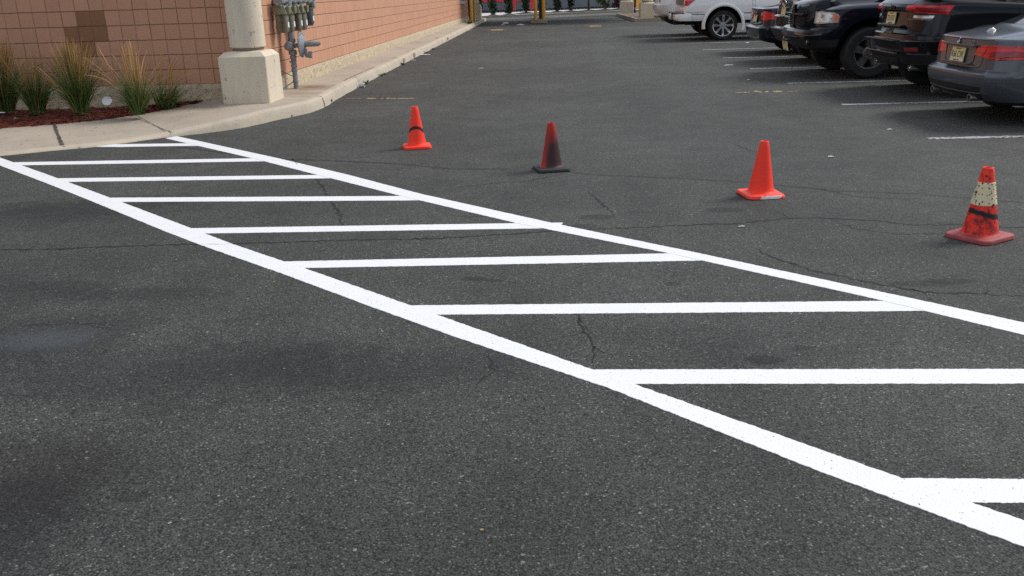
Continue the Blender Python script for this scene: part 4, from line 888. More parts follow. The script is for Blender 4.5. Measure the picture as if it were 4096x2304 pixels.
# ------------------------------------------------------------------ vehicles
M['tyre'] = plain('tyre_rubber', (.014, .014, .015), .8, var=.35, scale=14, bump=.003)
M['well'] = plain('wheel_well', (.006, .006, .006), .95)
M['trim'] = plain('black_trim', (.012, .012, .013), .55, var=.2)
M['gap'] = plain('panel_gap', (.004, .004, .004), .9)
M['chrome'] = plain('chrome', (.62, .63, .65), .12, 1.0, .05); M['alloy'] = plain('grey_alloy', (.24, .235, .225), .38, .85, .12); M['bright_alloy'] = plain('polished_alloy', (.70, .71, .72), .25, .95, .08)
n = N('red_lamp'); M['lamp'] = n.out(n.mix(n.math('GREATER_THAN', n.math('FRACT', n.math('MULTIPLY', n.sep(n.co())[2], 16)), .72), (.62, .008, .018), (.38, .005, .010)), .14, 0, .4, .35)
M['lamp_dark'] = plain('dark_red_lamp', (.22, .005, .009), .14, 0, .2, 9, .4, .35)
M['refl'] = plain('red_reflector', (.20, .012, .016), .3)
n = N('clear_lamp'); M['clear'] = n.out(n.ramp(n.noise(9, 1, .4, n.map(n.co(), (1, 1, 1.7))), [(.34, (.20, .20, .195)), (.48, (.55, .55, .54)), (.62, (.80, .80, .78))]), .15, .1, .5, .5)
M['amber'] = plain('amber_lamp', (.62, .095, .012), .25, 0, .15, 20, .5, .6)
M['plate'] = plain('yellow_plate', (.60, .50, .24), .45, 0, .08); M['ink'] = plain('plate_ink', (.02, .018, .015), .6)
n = N('plate_fade'); M['plate'] = n.out(n.mix(n.math('MULTIPLY', n.math('ADD', n.sep(n.co())[2], .08), 6.0, True), (.66, .60, .42), (.62, .45, .12)), .45, 0, .5)

CORNER, BOW = (.22, .28), .035
def loop(rg):
    xr, xf, b = rg['xr'], rg['xf'], rg['b']; rx_, ry_ = rg.get('c', CORNER); fx, fy = rg.get('cf', (.35, .35)); bow, bf = rg.get('bow', BOW), rg.get('bf', .10)
    ry_ = min(ry_, b*.9); fy = min(fy, b*.9); h = []
    for k in range(8): y = (b-ry_)*k/8; h.append((xr+bow*(y/b)**2, y))
    xc = xr+bow*((b-ry_)/b)**2+rx_
    for k in range(9): a = math.pi/2*k/9; h.append((xc-rx_*math.cos(a), b-ry_+ry_*math.sin(a)))
    xe = xf-bf*((b-fy)/b)**2-fx
    for k in range(30): h.append((lerp(xc, xe, k/30), b))
    for k in range(9): a = math.pi/2*(1-k/9); h.append((xe+fx*math.cos(a), b-fy+fy*math.sin(a)))
    for k in range(9): y = (b-fy)*(1-k/8); h.append((xf-bf*(y/b)**2, y))
    xm = (xr+xf)/2; L = xf-xr; tr, tf = rg.get('tr', .02), rg.get('tf', .05)
    h = [(x, y*(1-tr*max(0, (xm-x)/(L/2))**3-tf*max(0, (x-xm)/(L/2))**3)) for x, y in h]
    return h + [(x, -y) for x, y in h[-2:0:-1]]
def ringmesh(rings):
    L = max(r['xf'] for r in rings); mb = MB(); n = 0; vs = []
    for rg in rings:
        lp = loop(rg); n = len(lp); z0 = rg['z']; z1 = rg.get('zf', z0); cz = rg.get('crown', 0)
        for x, y in lp: vs.append((x, y, lerp(z0, z1, max(0, min(1, (x-rg['xr'])/(rg['xf']-rg['xr']))))))
    mb.add(vs, [(i*n+k, i*n+(k+1) % n, (i+1)*n+(k+1) % n, (i+1)*n+k) for i in range(len(rings)-1) for k in range(n)])
    m = len(rings); mb.add([], [tuple(range(n))[::-1]]); mb.add([], [tuple((m-1)*n+k for k in range(n))])
    nf = (m-1)*n
    mb.f[-2] = tuple(range(n))[::-1]; mb.f[-1] = tuple((m-1)*n+k for k in range(n))
    for i in range(m-1):
        for k in range(n): mb.mi[i*n+k] = rings[i].get('m', 0)
    mb.mi[-2] = 1
    return mb
class Car:
    def __init__(s, name, label, cat, loc, rz, paint_, rings, arches, mats=None, group='vehicles in the parking spaces'):
        s.root = tag(empty(name, loc, rz), label, cat, group); s.b = max(r['b'] for r in rings)
        mb = ringmesh(rings); mats = [paint_, M['well']] + (mats or [])
        o = mb.build('body', mats, None, smooth=None)
        bm = bmesh.new(); bm.from_mesh(o.data); bmesh.ops.recalc_face_normals(bm, faces=bm.faces); bm.to_mesh(o.data); bm.free()
        for xw, zw, ra, dep in arches:
            for sy in (-1, 1):
                c = MB(); nn = 40; yo = s.b+.1; yi = s.b-dep
                c.add([(xw+ra*math.cos(2*math.pi*k/nn), sy*y, zw+ra*math.sin(2*math.pi*k/nn)) for y in (yi, yo) for k in range(nn)], [(k, (k+1) % nn, nn+(k+1) % nn, nn+k) for k in range(nn)]+[tuple(range(nn))[::-1], tuple(range(nn, 2*nn))])
                co = c.build('cutter', M['well'], None); bm = bmesh.new(); bm.from_mesh(co.data); bmesh.ops.recalc_face_normals(bm, faces=bm.faces); bm.to_mesh(co.data); bm.free()
                md = o.modifiers.new('b', 'BOOLEAN'); md.object = co; md.operation = 'DIFFERENCE'; md.solver = 'EXACT'; md.material_mode = 'TRANSFER'
                dg = bpy.context.evaluated_depsgraph_get(); dg.update(); me = bpy.data.meshes.new_from_object(o.evaluated_get(dg)); o.modifiers.clear(); old = o.data; o.data = me; bpy.data.meshes.remove(old); bpy.data.objects.remove(co)
        o.data.name = 'body'; me = o.data; me.polygons.foreach_set('use_smooth', [True]*len(me.polygons)); me.set_sharp_from_angle(angle=R(24))
        bm = bmesh.new(); bm.from_mesh(me); s.bvh = BVHTree.FromBMesh(bm); bm.free()
        o.parent = s.root; s.body = o
    def hit(s, p, d):
        p = Vector(p); q = s.bvh.ray_cast(p-d*6, d)
        if q[0] is None: q = s.bvh.find_nearest(p)
        return Vector(q[0])
    def dirs(s, view):
        if view == 'top': return Vector((0, 0, -1)), Vector((1, 0, 0)), Vector((0, 1, 0))
        a = R({'rear': 0, 'near': 90, 'far': -90, 'front': 180}.get(view, view)); d = Vector((math.cos(a), math.sin(a), 0)); return d, Vector((-d.y, d.x, 0)), Vector((0, 0, 1))
    def grid(s, view, pts, nu=14, nv=7):
        """polygon given in 3D (seen along the view) cut in rows, each row laid onto the body"""
        d, ua, va = s.dirs(view); P_ = [(Vector(p).dot(ua), Vector(p).dot(va)) for p in pts]; v0, v1 = min(p[1] for p in P_), max(p[1] for p in P_)
        lv = sorted(set([lerp(v0, v1, k/nv) for k in range(nv+1)]+[p[1] for p in P_])); lv2 = [lv[0]]
        for v in lv[1:]:
            if v-lv2[-1] > 1e-4: lv2.append(v)
        rows = []
        for v in lv2:
            vv = min(max(v, v0+1e-5), v1-1e-5); xs = []
            for (a, b), (c, e) in zip(P_, P_[1:]+P_[:1]):
                if (b-vv)*(e-vv) <= 0 and abs(e-b) > 1e-9: xs.append(lerp(a, c, (vv-b)/(e-b)))
            if len(xs) < 2: continue
            rows.append([s.hit(ua*lerp(min(xs), max(xs), k/nu)+va*v, d) for k in range(nu+1)])
        return rows, d
    def panel(s, name, view, pts, mat, th=.012, parent=None, nu=14, nv=7, smooth=40):
        rows, d = s.grid(view, pts, nu, nv); m = len(rows); w_ = nu+1; mb = MB(); vs = [p-d*th for rw in rows for p in rw]; fs = [(i*w_+k, i*w_+k+1, (i+1)*w_+k+1, (i+1)*w_+k) for i in range(m-1) for k in range(nu)]
        edge = [k for k in range(nu)]+[i*w_+nu for i in range(m-1)]+[(m-1)*w_+k for k in range(nu, 0, -1)]+[i*w_ for i in range(m-1, 0, -1)]
        base = len(vs); vs += [vs[e]+d*(th+.015) for e in edge]; L = len(edge); fs += [(edge[k], base+k, base+(k+1) % L, edge[(k+1) % L]) for k in range(L)]
        mb.add(vs, fs); o = mb.build(name, mat, parent or s.root, smooth=smooth); return o
    def seams(s, name, runs, mat=None, wd=.007, off=.0022):
        mb = MB()
        for view, pts in runs:
            d, ua, va = s.dirs(view); pp = resample(pts, .03); h = [s.hit(p, d) for p in pp]
            if len(h) < 2: continue
            vs = []
            for i, p in enumerate(h):
                t = (h[min(i+1, len(h)-1)]-h[max(i-1, 0)]); t = t.normalized() if t.length > 1e-6 else ua; sd = t.cross(d).normalized(); vs += [p-d*off-sd*wd/2, p-d*off+sd*wd/2]
            mb.add(vs, [(2*i, 2*i+2, 2*i+3, 2*i+1) for i in range(len(h)-1)])
        return mb.build(name, mat or M['gap'], s.root)
    def text(s, name, txt, view, p, size, mat, sx=1.0, ext=.003, parent=None, tilt=0.0, align='CENTER', proud=.004):
        d, ua, va = s.dirs(view); q = s.hit(p, d)-d*proud if parent is None else Vector(p)
        cu = bpy.data.curves.new('t', 'FONT'); cu.body = txt; cu.size = size; cu.extrude = ext; cu.align_x = align; cu.align_y = 'CENTER'; tmp = bpy.data.objects.new('t', cu); COL.objects.link(tmp)
        dg = bpy.context.evaluated_depsgraph_get(); me = bpy.data.meshes.new_from_object(tmp.evaluated_get(dg)); bpy.data.objects.remove(tmp); me.materials.clear(); me.materials.append(mat); me.name = name
        rt = -ua if view != 'far' else -ua
        Mx = Matrix((rt*sx, va, -d)).transposed().to_4x4()
        if tilt: Mx = Matrix.Rotation(tilt, 4, ua) @ Mx
        for v in me.vertices: v.co = (Mx @ v.co)+q
        o = bpy.data.objects.new(name, me); COL.objects.link(o); o.parent = parent or s.root; return o
    def plate(s, y, z, txt, view='rear', motto='Garden State', tilt=.1, x=None, proud=.014, top='NEW JERSEY'):
        d, ua, va = s.dirs(view); q = s.hit((0, y, z), d) if x is None else Vector((x, y, z)); q = q-d*proud
        mb = MB(); mb.box((0, 0, 0), (.012, .305, .152)); o = mb.build('licence_plate', M['plate'], s.root, bevel=.004, loc=q); o.rotation_euler = (0, tilt, 0)
        if txt: s.text('plate_number', txt, view, (-.0065, 0, -.003), .098, M['ink'], .72, .001, parent=o)
        s.text('plate_motto', motto, view, (-.0065, 0, -.060), .026, M['ink'], 1.0, .001, parent=o); s.text('plate_state', top, view, (-.0065, 0, .060), .022, M['ink'], 1.0, .001, parent=o)
        return o
    def wheel(s, x, y, r, wd, style, rimr, mat, hub=None, far=False):
        sg = 1 if y > 0 else -1      # outer face towards sg
        o_ = empty('wheel', (x, y, r), 0, s.root); Rm = Matrix.Rotation(R(-90)*sg, 3, 'X'); e = wd/2
        mb = MB(); mb.lathe([(rimr-.02, -e*.8), (rimr+.01, -e), (r*.90, -e), (r*.97, -e*.86), (r-.002, -e*.6), (r, 0), (r-.002, e*.6), (r*.97, e*.86), (r*.90, e), (rimr+.03, e*.97), (rimr+.008, e*.90), (rimr-.012, e*.62)], (0, 0, 0), Rm, 48)
        for k in range(56):      # tread blocks
            a = 2*math.pi*k/56
            for zz in (-.5, 0, .5): q = Rm @ Vector(((r-.001)*math.cos(a+zz*.08), (r-.001)*math.sin(a+zz*.08), zz*wd*.62)); mb.box(q, (.012, wd*.20, .006), rot=Rm @ Matrix.Rotation(a, 3, 'Z') @ Matrix.Rotation(R(90), 3, 'X'))
        mb.build('tyre', M['tyre'], o_, smooth=35)
        mb = MB(); mb.lathe([(rimr-.03, -e*.6), (rimr-.022, e*.45), (rimr-.012, e*.70), (rimr, e*.90), (rimr+.010, e*.93), (rimr+.012, e*.88)], (0, 0, 0), Rm, 48)
        def bx(a, r0, r1, w0, w1, z0, z1, t):
            vs = []
            for rr, ww, zc in ((r0, w0, z0), (r1, w1, z1)):
                for sw, st in ((-1, -1), (1, -1), (1, 1), (-1, 1)):
                    k_ = .72 if st > 0 else 1.0
                    vs.append(Rm @ Vector((rr*math.cos(a)-sw*ww/2*k_*math.sin(a), rr*math.sin(a)+sw*ww/2*k_*math.cos(a), zc+(t/2 if st > 0 else -t/2))))
            mb.add(vs, [(0, 1, 5, 4), (1, 2, 6, 5), (2, 3, 7, 6), (3, 0, 4, 7), (0, 3, 2, 1), (4, 5, 6, 7)])
        hz = e*.62
        if style == 'twin':
            for k in range(8):
                a = 2*math.pi*k/8+R(90)
                for da in (-.115, .115): bx(a+da*.8, rimr*.30, rimr*.97, rimr*.13, rimr*.115, hz, e*.72, .05)
                bx(a, rimr*.80, rimr*.97, rimr*.24, rimr*.34, e*.66, e*.72, .035)
            mb.lathe([(0, hz+.035), (rimr*.11, hz+.035), (rimr*.13, hz+.02), (rimr*.30, hz+.018), (rimr*.36, hz-.01), (rimr*.36, hz-.05)], (0, 0, 0), Rm, 32)
        elif style == 'five':
            for k in range(5): a = 2*math.pi*k/5+R(90); bx(a, rimr*.30, rimr*.96, rimr*.46, rimr*.62, hz, e*.66, .05)
            mb.lathe([(0, hz+.05), (rimr*.16, hz+.05), (rimr*.17, hz+.035), (rimr*.40, hz+.030), (rimr*.44, hz+.02), (rimr*.44, hz-.05)], (0, 0, 0), Rm, 32)
        else:
            for k in range(7): a = 2*math.pi*k/7+R(90); bx(a, rimr*.15, rimr*.97, rimr*.26, rimr*.20, hz, e*.72, .045)
            mb.lathe([(0, hz+.03), (rimr*.2, hz+.02), (rimr*.26, hz-.05)], (0, 0, 0), Rm, 24)
        mb.build('rim', mat, o_, smooth=30)
        mb = MB(); mb.lathe([(0, -e*.1), (rimr-.03, -e*.1)], (0, 0, 0), Rm, 32); mb.lathe([(rimr*.62, .0), (rimr*.62, .01), (0, .01)], (0, 0, 0), Rm, 24); mb.build('brake_disc', M['trim'], o_, smooth=40)
        mb = MB(); nl = 8 if style == 'five' else 6
        for k in range(nl): a = 2*math.pi*k/nl+.2; rr = rimr*(.31 if style == 'five' else .22); q = Rm @ Vector((rr*math.cos(a), rr*math.sin(a), hz+.03)); mb.lathe([(rimr*(.065 if style == 'five' else .035), 0), (rimr*(.055 if style == 'five' else .03), .022), (0, .026)], q, Rm, 10)
        if style == 'five': mb.lathe([(rimr*.15, hz+.052), (rimr*.13, hz+.06), (rimr*.11, hz+.055), (0, hz+.056)], (0, 0, 0), Rm, 20)
        mb.build('lug_nuts', M['chrome'] if style == 'twin' else M['alloy'], o_, smooth=40)
        return o_
def rg(z, xr, xf, b, **k): return dict(z=z, xr=xr, xf=xf, b=b, **k)
def sym(pts): return pts + [(x, -y, z) for x, y, z in reversed(pts)]

# ---- grey convertible (rear towards the drive)
P_grey = paint('grey_metallic_paint', (.092, .100, .114), .4, .20, .10, (.055, .052, .05), .2, .2)
BY = 10.28
CORNER, BOW = (.34, .42), .05
c = Car('parked_car', 'dark grey metallic convertible parked nearest the camera, tail to the drive', 'car', (4.42, BY, 0), R(1.5), P_grey, [
    rg(.20, .34, 4.40, .76, m=1), rg(.25, .14, 4.5, .83), rg(.33, .05, 4.57, .865), rg(.42, .012, 4.6, .885), rg(.50, .0, 4.6, .89), rg(.53, .006, 4.59, .89), rg(.545, .028, 4.58, .888), rg(.56, .066, 4.57, .886), rg(.575, .085, 4.57, .884),
    rg(.64, .095, 4.56, .885, zf=.60), rg(.74, .105, 4.52, .882, zf=.64), rg(.83, .115, 4.46, .872, zf=.67), rg(.872, .118, 4.42, .860, zf=.69), rg(.888, .135, 4.38, .848, zf=.70), rg(.90, .18, 4.32, .83, zf=.71, c=(.36, .42)), rg(.915, .27, 4.1, .79, zf=.75, c=(.42, .45)), rg(.95, .50, 3.6, .74, zf=.86, c=(.4, .45)),
    rg(.965, .66, 3.25, .705, zf=.93, c=(.22, .3), cf=(.5, .5)), rg(.985, .70, 3.15, .68, zf=.95, c=(.22, .3), cf=(.5, .5)), rg(1.28, 1.42, 2.42, .54, c=(.3, .35)), rg(1.34, 1.62, 2.3, .46, c=(.3, .4)), rg(1.365, 1.9, 2.2, .30, c=(.1, .2), cf=(.1, .2))], [(1.05, .325, .365, .42), (3.81, .325, .365, .42)])
c.seams('panel_gap', [('rear', sym([(0, .505, .80), (0, .50, .66), (0, .485, .60), (0, .43, .583), (0, .2, .578)])), ('rear', sym([(0, .60, .875), (0, .3, .868), (0, .0, .866)])), ('near', [(.42, 0, .655), (.5, 0, .60), (.62, 0, .585), (.70, 0, .585)]), ('top', [(.24, -.60, 0), (.9, -.60, 0)]), ('top', [(.24, .60, 0), (.9, .60, 0)])])
for sg in (-1, 1):
    pts = [(.11, sg*.335, .715), (.11, sg*.36, .78), (.11, sg*.42, .815), (.12, sg*.565, .82), (.12, sg*.485, .705)]
    c.panel('tail_lamp', 'rear', pts, M['lamp'], .008, nv=6)
    pts = [(.11, sg*.50, .700), (.12, sg*.578, .82), (.13, sg*.70, .823), (.33, sg*.87, .818), (.42, sg*.875, .795), (.40, sg*.875, .735), (.33, sg*.87, .69), (.14, sg*.72, .675)]
    la = c.panel('tail_lamp', 38*(-sg)*-1 if False else (38 if sg < 0 else -38), pts, M['lamp'], .010, nu=20, nv=8)
    pts = [(.13, sg*.60, .705), (.13, sg*.62, .76), (.25, sg*.83, .775), (.35, sg*.872, .765), (.33, sg*.872, .715), (.15, sg*.73, .695)]
    c.panel('lamp_core', 38 if sg < 0 else -38, pts, M['lamp_dark'], .0125, la, nu=16)
c.panel('plate_recess', 'rear', sym([(0, .345, .79), (0, .33, .645), (0, .29, .612), (0, .1, .605)]), P_grey, .001)
c.seams('recess_edge', [('rear', sym([(0, .345, .79), (0, .33, .645), (0, .29, .612), (0, .1, .605)])), ('rear', sym([(0, .36, .795), (0, 0, .797)]))], None, .016)
mb = MB(); mb.box((.075, 0, .612), (.05, .60, .018)); mb.build('recess_ledge', P_grey, c.root, bevel=.006)
mb = MB(); mb.box((.088, 0, .803), (.04, .72, .022)); mb.build('trunk_handle', P_grey, c.root, bevel=.008)
c.plate(.0, .70, 'K66 CVK', x=.098, tilt=.16)
q = c.hit((0, .06, .838), Vector((1, 0, 0))); bd = empty('badge', q+Vector((-.004, 0, 0)), 0, c.root); RX = Matrix.Rotation(R(-90), 3, 'Y')
mb = MB(); mb.lathe([(.030, 0), (.036, .003), (.041, .006), (.041, 0)], (0, 0, 0), RX, 28); mb.build('badge_ring', M['chrome'], bd, smooth=40)
mb = MB(); mb.lathe([(0, .004), (.031, .004)], (0, 0, 0), RX, 28); mb.build('badge_face', M['trim'], bd)
for a0, mt in ((0, 'sticker'), (180, 'sticker'), (90, 'badge_blue'), (270, 'badge_blue')):
    if mt not in M: M[mt] = plain('badge_blue', (.10, .22, .48), .3)
    mb = MB(); mb.add([(-.0055, 0, 0)]+[(-.0055, -.021*math.cos(R(a0+k*15)), .021*math.sin(R(a0+k*15))) for k in range(7)], [(0, k+1, k+2) for k in range(6)]); mb.build('badge_quarter', M[mt], bd)
c.text('model_number', '335i', 'rear', (0, -.225, .838), .062, M['chrome'], 1.25, .003)
c.panel('lower_valance', 'rear', sym([(0, .62, .40), (0, .55, .26), (0, .3, .235)]), M['trim'], .004, nv=5)
c.seams('bumper_line', [('rear', sym([(0, .60, .335), (0, .2, .325), (0, 0, .323)])), ('near', [(.05, 0, .47), (.6, 0, .47)])], P_grey, .012, .007)
for y in (-.43, .47):
    mb = MB(); mb.lathe([(.026, 0), (.040, 0), (.042, .006), (.042, .2)], (.055, y, .275), 'X', 20); mb.lathe([(0, .03), (.03, .03)], (.055, y, .275), 'X', 16); mb.build('exhaust_pipe', M['alloy'], c.root, smooth=40)
mb = MB(); vs = []
for k in range(9):
    t = k/8; h_ = .055*(math.sin(math.pi*min(1, t*1.05))**.7 if t < .93 else .05); wd = .028*math.sin(math.pi*min(.97, .12+t*.85))
    vs += [(t*.13, -wd, 0), (t*.13, -wd*.55, h_*.6), (t*.13, 0, h_*.8), (t*.13, wd*.55, h_*.6), (t*.13, wd, 0)]
mb.add(vs, [(i*5+k, (i+1)*5+k, (i+1)*5+k+1, i*5+k+1) for i in range(8) for k in range(4)]); q = c.hit((.36, .0, 1), Vector((0, 0, -1))); mb.build('antenna_fin', paint('pale_grey_paint', (.42, .43, .44), .2, .35, .1), c.root, smooth=60, loc=q-Vector((0, 0, .004)))
c.panel('brake_lamp', 'rear', sym([(0, .2, .884), (0, .2, .874)]), M['lamp_dark'], .006, nv=2)
c.panel('rear_window', 'rear', sym([(0, .46, 1.25), (0, .60, 1.0)]), M['glass'], .004, nu=20)
for v, sg in (('near', -1), ('far', 1)): c.panel('side_window', v, [(1.10, sg*.6, 1.0), (1.74, sg*.6, 1.26), (2.35, sg*.6, 1.27), (3.0, sg*.6, .985)], M['glass'], .004)
c.panel('windscreen', 'front', sym([(0, .50, 1.25), (0, .60, .98)]), M['glass'], .004)
for x in (1.05, 3.81):
    for y in (-.775, .775): c.wheel(x, y, .318, .225, 'seven', .225, M['bright_alloy'])

# ---- black sport utility
CORNER, BOW = (.34, .48), .07
P_black = paint('black_paint', (.006, .0065, .008), .0, .085, .07, (.02, .019, .018), .0, .27)
c = Car('parked_suv', 'black sport utility with wide red tail lamps parked beside the grey convertible', 'suv', (4.60, 12.93, 0), R(.6), P_black, [
    rg(.30, .42, 4.6, .82, m=1), rg(.36, .22, 4.7, .90, m=2), rg(.43, .10, 4.78, .945, m=2), rg(.545, .03, 4.82, .955, m=2), rg(.56, .02, 4.82, .958), rg(.575, .035, 4.82, .96), rg(.70, .012, 4.82, .965), rg(.725, .0, 4.82, .968), rg(.735, .015, 4.82, .968),
    rg(.745, .05, 4.81, .968), rg(.80, .06, 4.8, .968), rg(.815, .085, 4.8, .966), rg(.90, .12, 4.78, .966, zf=.86), rg(1.03, .145, 4.75, .966, zf=.92), rg(1.085, .15, 4.72, .964, zf=.95), rg(1.105, .115, 4.7, .96, zf=.97), rg(1.15, .105, 4.6, .955, zf=.99), rg(1.19, .125, 4.5, .945, zf=1.0), rg(1.225, .175, 4.2, .92, zf=1.02),
    rg(1.25, .22, 3.6, .875, zf=1.06, c=(.16, .22)), rg(1.27, .25, 3.35, .85, zf=1.08, c=(.16, .22)), rg(1.62, .52, 2.5, .70, c=(.2, .2)), rg(1.70, .62, 2.2, .62, c=(.2, .2)), rg(1.74, .9, 1.9, .45, c=(.2, .2))], [(.98, .385, .455, .46), (3.9, .385, .455, .46)], [M['trim']])
for sg in (-1, 1):
    pts = [(.13, sg*.415, 1.118), (.11, sg*.46, 1.165), (.12, sg*.56, 1.182), (.14, sg*.78, 1.185), (.50, sg*.965, 1.17), (.44, sg*.965, 1.06), (.16, sg*.84, 1.072), (.14, sg*.66, 1.08), (.14, sg*.58, 1.085), (.13, sg*.43, 1.10)]
    la = c.panel('tail_lamp', 40 if sg < 0 else -40, pts, M['lamp'], .014, nu=22, nv=8)
    pts = [(.13, sg*.66, 1.10), (.14, sg*.70, 1.155), (.3, sg*.92, 1.155), (.42, sg*.965, 1.14), (.38, sg*.965, 1.095), (.16, sg*.84, 1.095)]
    c.panel('lamp_core', 40 if sg < 0 else -40, pts, M['lamp_dark'], .0165, la)
    pts = [(.14, sg*.60, 1.014), (.14, sg*.61, 1.050), (.15, sg*.80, 1.048), (.24, sg*.925, 1.048), (.22, sg*.915, 1.012), (.15, sg*.80, 1.010)]
    c.panel('reversing_lamp', 30 if sg < 0 else -30, pts, M['clear'], .010, nu=18, nv=4)
    pts = [(.14, sg*.46, .995), (.14, sg*.46, 1.002), (.15, sg*.80, 1.0), (.22, sg*.91, 1.0), (.22, sg*.91, .994), (.15, sg*.8, .992)]
    c.panel('lamp_trim', 30 if sg < 0 else -30, pts, M['alloy'], .012, nu=14, nv=2)
    c.panel('reflector', 'rear', [(0, sg*.64, .645), (0, sg*.84, .655), (0, sg*.84, .60), (0, sg*.65, .595)], M['refl'], .005, nv=3)
    mb = MB(); mb.lathe([(.032, 0), (.045, 0), (.047, .006), (.047, .25)], (.17, sg*.62, .385), 'X', 20); mb.lathe([(0, .04), (.035, .04)], (.17, sg*.62, .385), 'X', 16); mb.build('exhaust_pipe', M['chrome'], c.root, smooth=40)
c.seams('panel_gap', [('rear', sym([(0, .80, .83), (0, .58, .80), (0, .56, .735)])), ('rear', sym([(0, .40, 1.10), (0, .42, 1.02), (0, .50, .93), (0, .62, .86)])), ('near', [(1.32, 0, 1.24), (1.35, 0, .98), (1.47, 0, .80)]), ('near', [(.10, 0, .80), (.5, 0, .79), (.53, 0, .7)]), ('near', [(2.5, 0, 1.24), (2.5, 0, .5)])])
mb = MB(); mb.box((.11, 0, .905), (.09, .84, .030)); mb.build('plate_ledge', P_black, c.root, bevel=.012)
mb = MB(); mb.box((-.005, 0, .727), (.10, 1.10, .016)); mb.build('bumper_step', M['trim'], c.root, bevel=.006)
mb = MB(); mb.box((.005, 0, .566), (.05, 1.04, .012)); mb.build('bumper_edge', M['alloy'], c.root, bevel=.004)
c.panel('latch_cover', 'rear', sym([(0, .13, .87), (0, .13, .78)]), M['trim'], .004, nv=3); mb = MB(); mb.box((.09, .02, .855), (.02, .13, .014)); mb.build('camera_bezel', M['alloy'], c.root)
c.panel('tow_cover', 'rear', sym([(0, .46, .50), (0, .42, .42), (0, .2, .37)]), M['trim'], .012, nv=4)
c.plate(.055, 1.0, 'T35 EDT', x=.135, tilt=.10)
c.text('emblem', 'Jeep', 'rear', (0, -.02, 1.152), .085, M['trim'], 1.0, .004)
c.panel('rear_window', 'rear', sym([(0, .62, 1.60), (0, .72, 1.29)]), M['glass'], .004)
for v, sg in (('near', -1), ('far', 1)):
    c.panel('side_window', v, [(.46, sg, 1.30), (.70, sg, 1.60), (1.25, sg, 1.63), (1.25, sg, 1.29)], M['glass'], .004); c.panel('side_window', v, [(1.33, sg, 1.29), (1.33, sg, 1.63), (2.25, sg, 1.62), (2.25, sg, 1.28)], M['glass'], .004); c.panel('side_window', v, [(2.33, sg, 1.28), (2.33, sg, 1.61), (2.6, sg, 1.58), (3.1, sg, 1.20)], M['glass'], .004)
    for xw in (.98, 3.9):
        mb = MB(); pts = [(xw+.50*math.cos(R(a)), sg*.955, .385+.50*math.sin(R(a))) for a in range(-18, 199, 9)]; mb.tube(pts, .042, 8); mb.build('arch_cladding', M['trim'], c.root, smooth=50)
c.panel('windscreen', 'front', sym([(0, .62, 1.58), (0, .75, 1.14)]), M['glass'], .004)
hd = c.hit((1.42, -1, 1.12), Vector((0, 1, 0))); mb = MB(); mb.tube([hd+Vector((0, .0, 0)), hd+Vector((.02, -.045, 0)), hd+Vector((.17, -.045, 0)), hd+Vector((.19, 0, 0))], .014, 8); mb.build('door_handle', M['trim'], c.root, smooth=50)
for x in (.98, 3.9):
    for y in (-.83, .83): c.wheel(x, y, .385, .26, 'five', .255, M['alloy'])

CORNER, BOW = (.22, .28), .035
# ---- black pickup, nose to the drive
P_blk2 = paint('black_blue_paint', (.006, .0075, .013), .0, .085, .07, (.02, .019, .018), .0, .27)
c = Car('pickup_truck', 'black pickup parked nose out with a slatted crosshair grille', 'pickup', (4.02, 15.75, 0), R(0), P_blk2, [
    rg(.40, .42, 5.7, .80, m=1), rg(.44, .26, 5.75, .90, m=2, c=(.35, .4)), rg(.50, .14, 5.78, .97, m=2, c=(.35, .4), bow=.10), rg(.62, .05, 5.8, 1.0, c=(.35, .4), bow=.10), rg(.68, .02, 5.8, 1.005, c=(.35, .4), bow=.10), rg(.73, .02, 5.8, 1.01, c=(.35, .4), bow=.11), rg(.77, .04, 5.8, 1.01, c=(.35, .4), bow=.12),
    rg(.80, .09, 5.8, 1.01, c=(.35, .4), bow=.12), rg(.825, .20, 5.8, 1.008, c=(.3, .3), bow=.12), rg(.90, .22, 5.8, 1.006, c=(.3, .3), bow=.12), rg(1.04, .24, 5.8, 1.004, c=(.3, .3), bow=.12), rg(1.075, .26, 5.8, .995, c=(.3, .3), bow=.12, zf=1.15), rg(1.10, .34, 5.79, .96, c=(.3, .3), bow=.12, zf=1.25), rg(1.125, .46, 5.78, .90, c=(.3, .3), bow=.1, zf=1.30),
    rg(1.145, .46, 5.7, .74, c=(.2, .3), bow=.08, zf=1.32), rg(1.19, .44, 5.6, .66, c=(.15, .2), bow=.06, zf=1.33), rg(1.235, .52, 5.5, .60, c=(.15, .2), bow=.06, zf=1.34), rg(1.27, .9, 5.4, .55, zf=1.35), rg(1.30, 1.35, 3.9, .80, zf=1.34, c=(.35, .3)), rg(1.34, 1.42, 3.85, .80, c=(.35, .3)), rg(1.78, 2.05, 3.6, .66, c=(.2, .2)), rg(1.86, 2.2, 3.5, .58, c=(.2, .2)), rg(1.89, 2.4, 3.3, .42, c=(.2, .2))],
    [(1.06, .41, .53, .48), (4.6, .41, .53, .48)], [M['trim']])
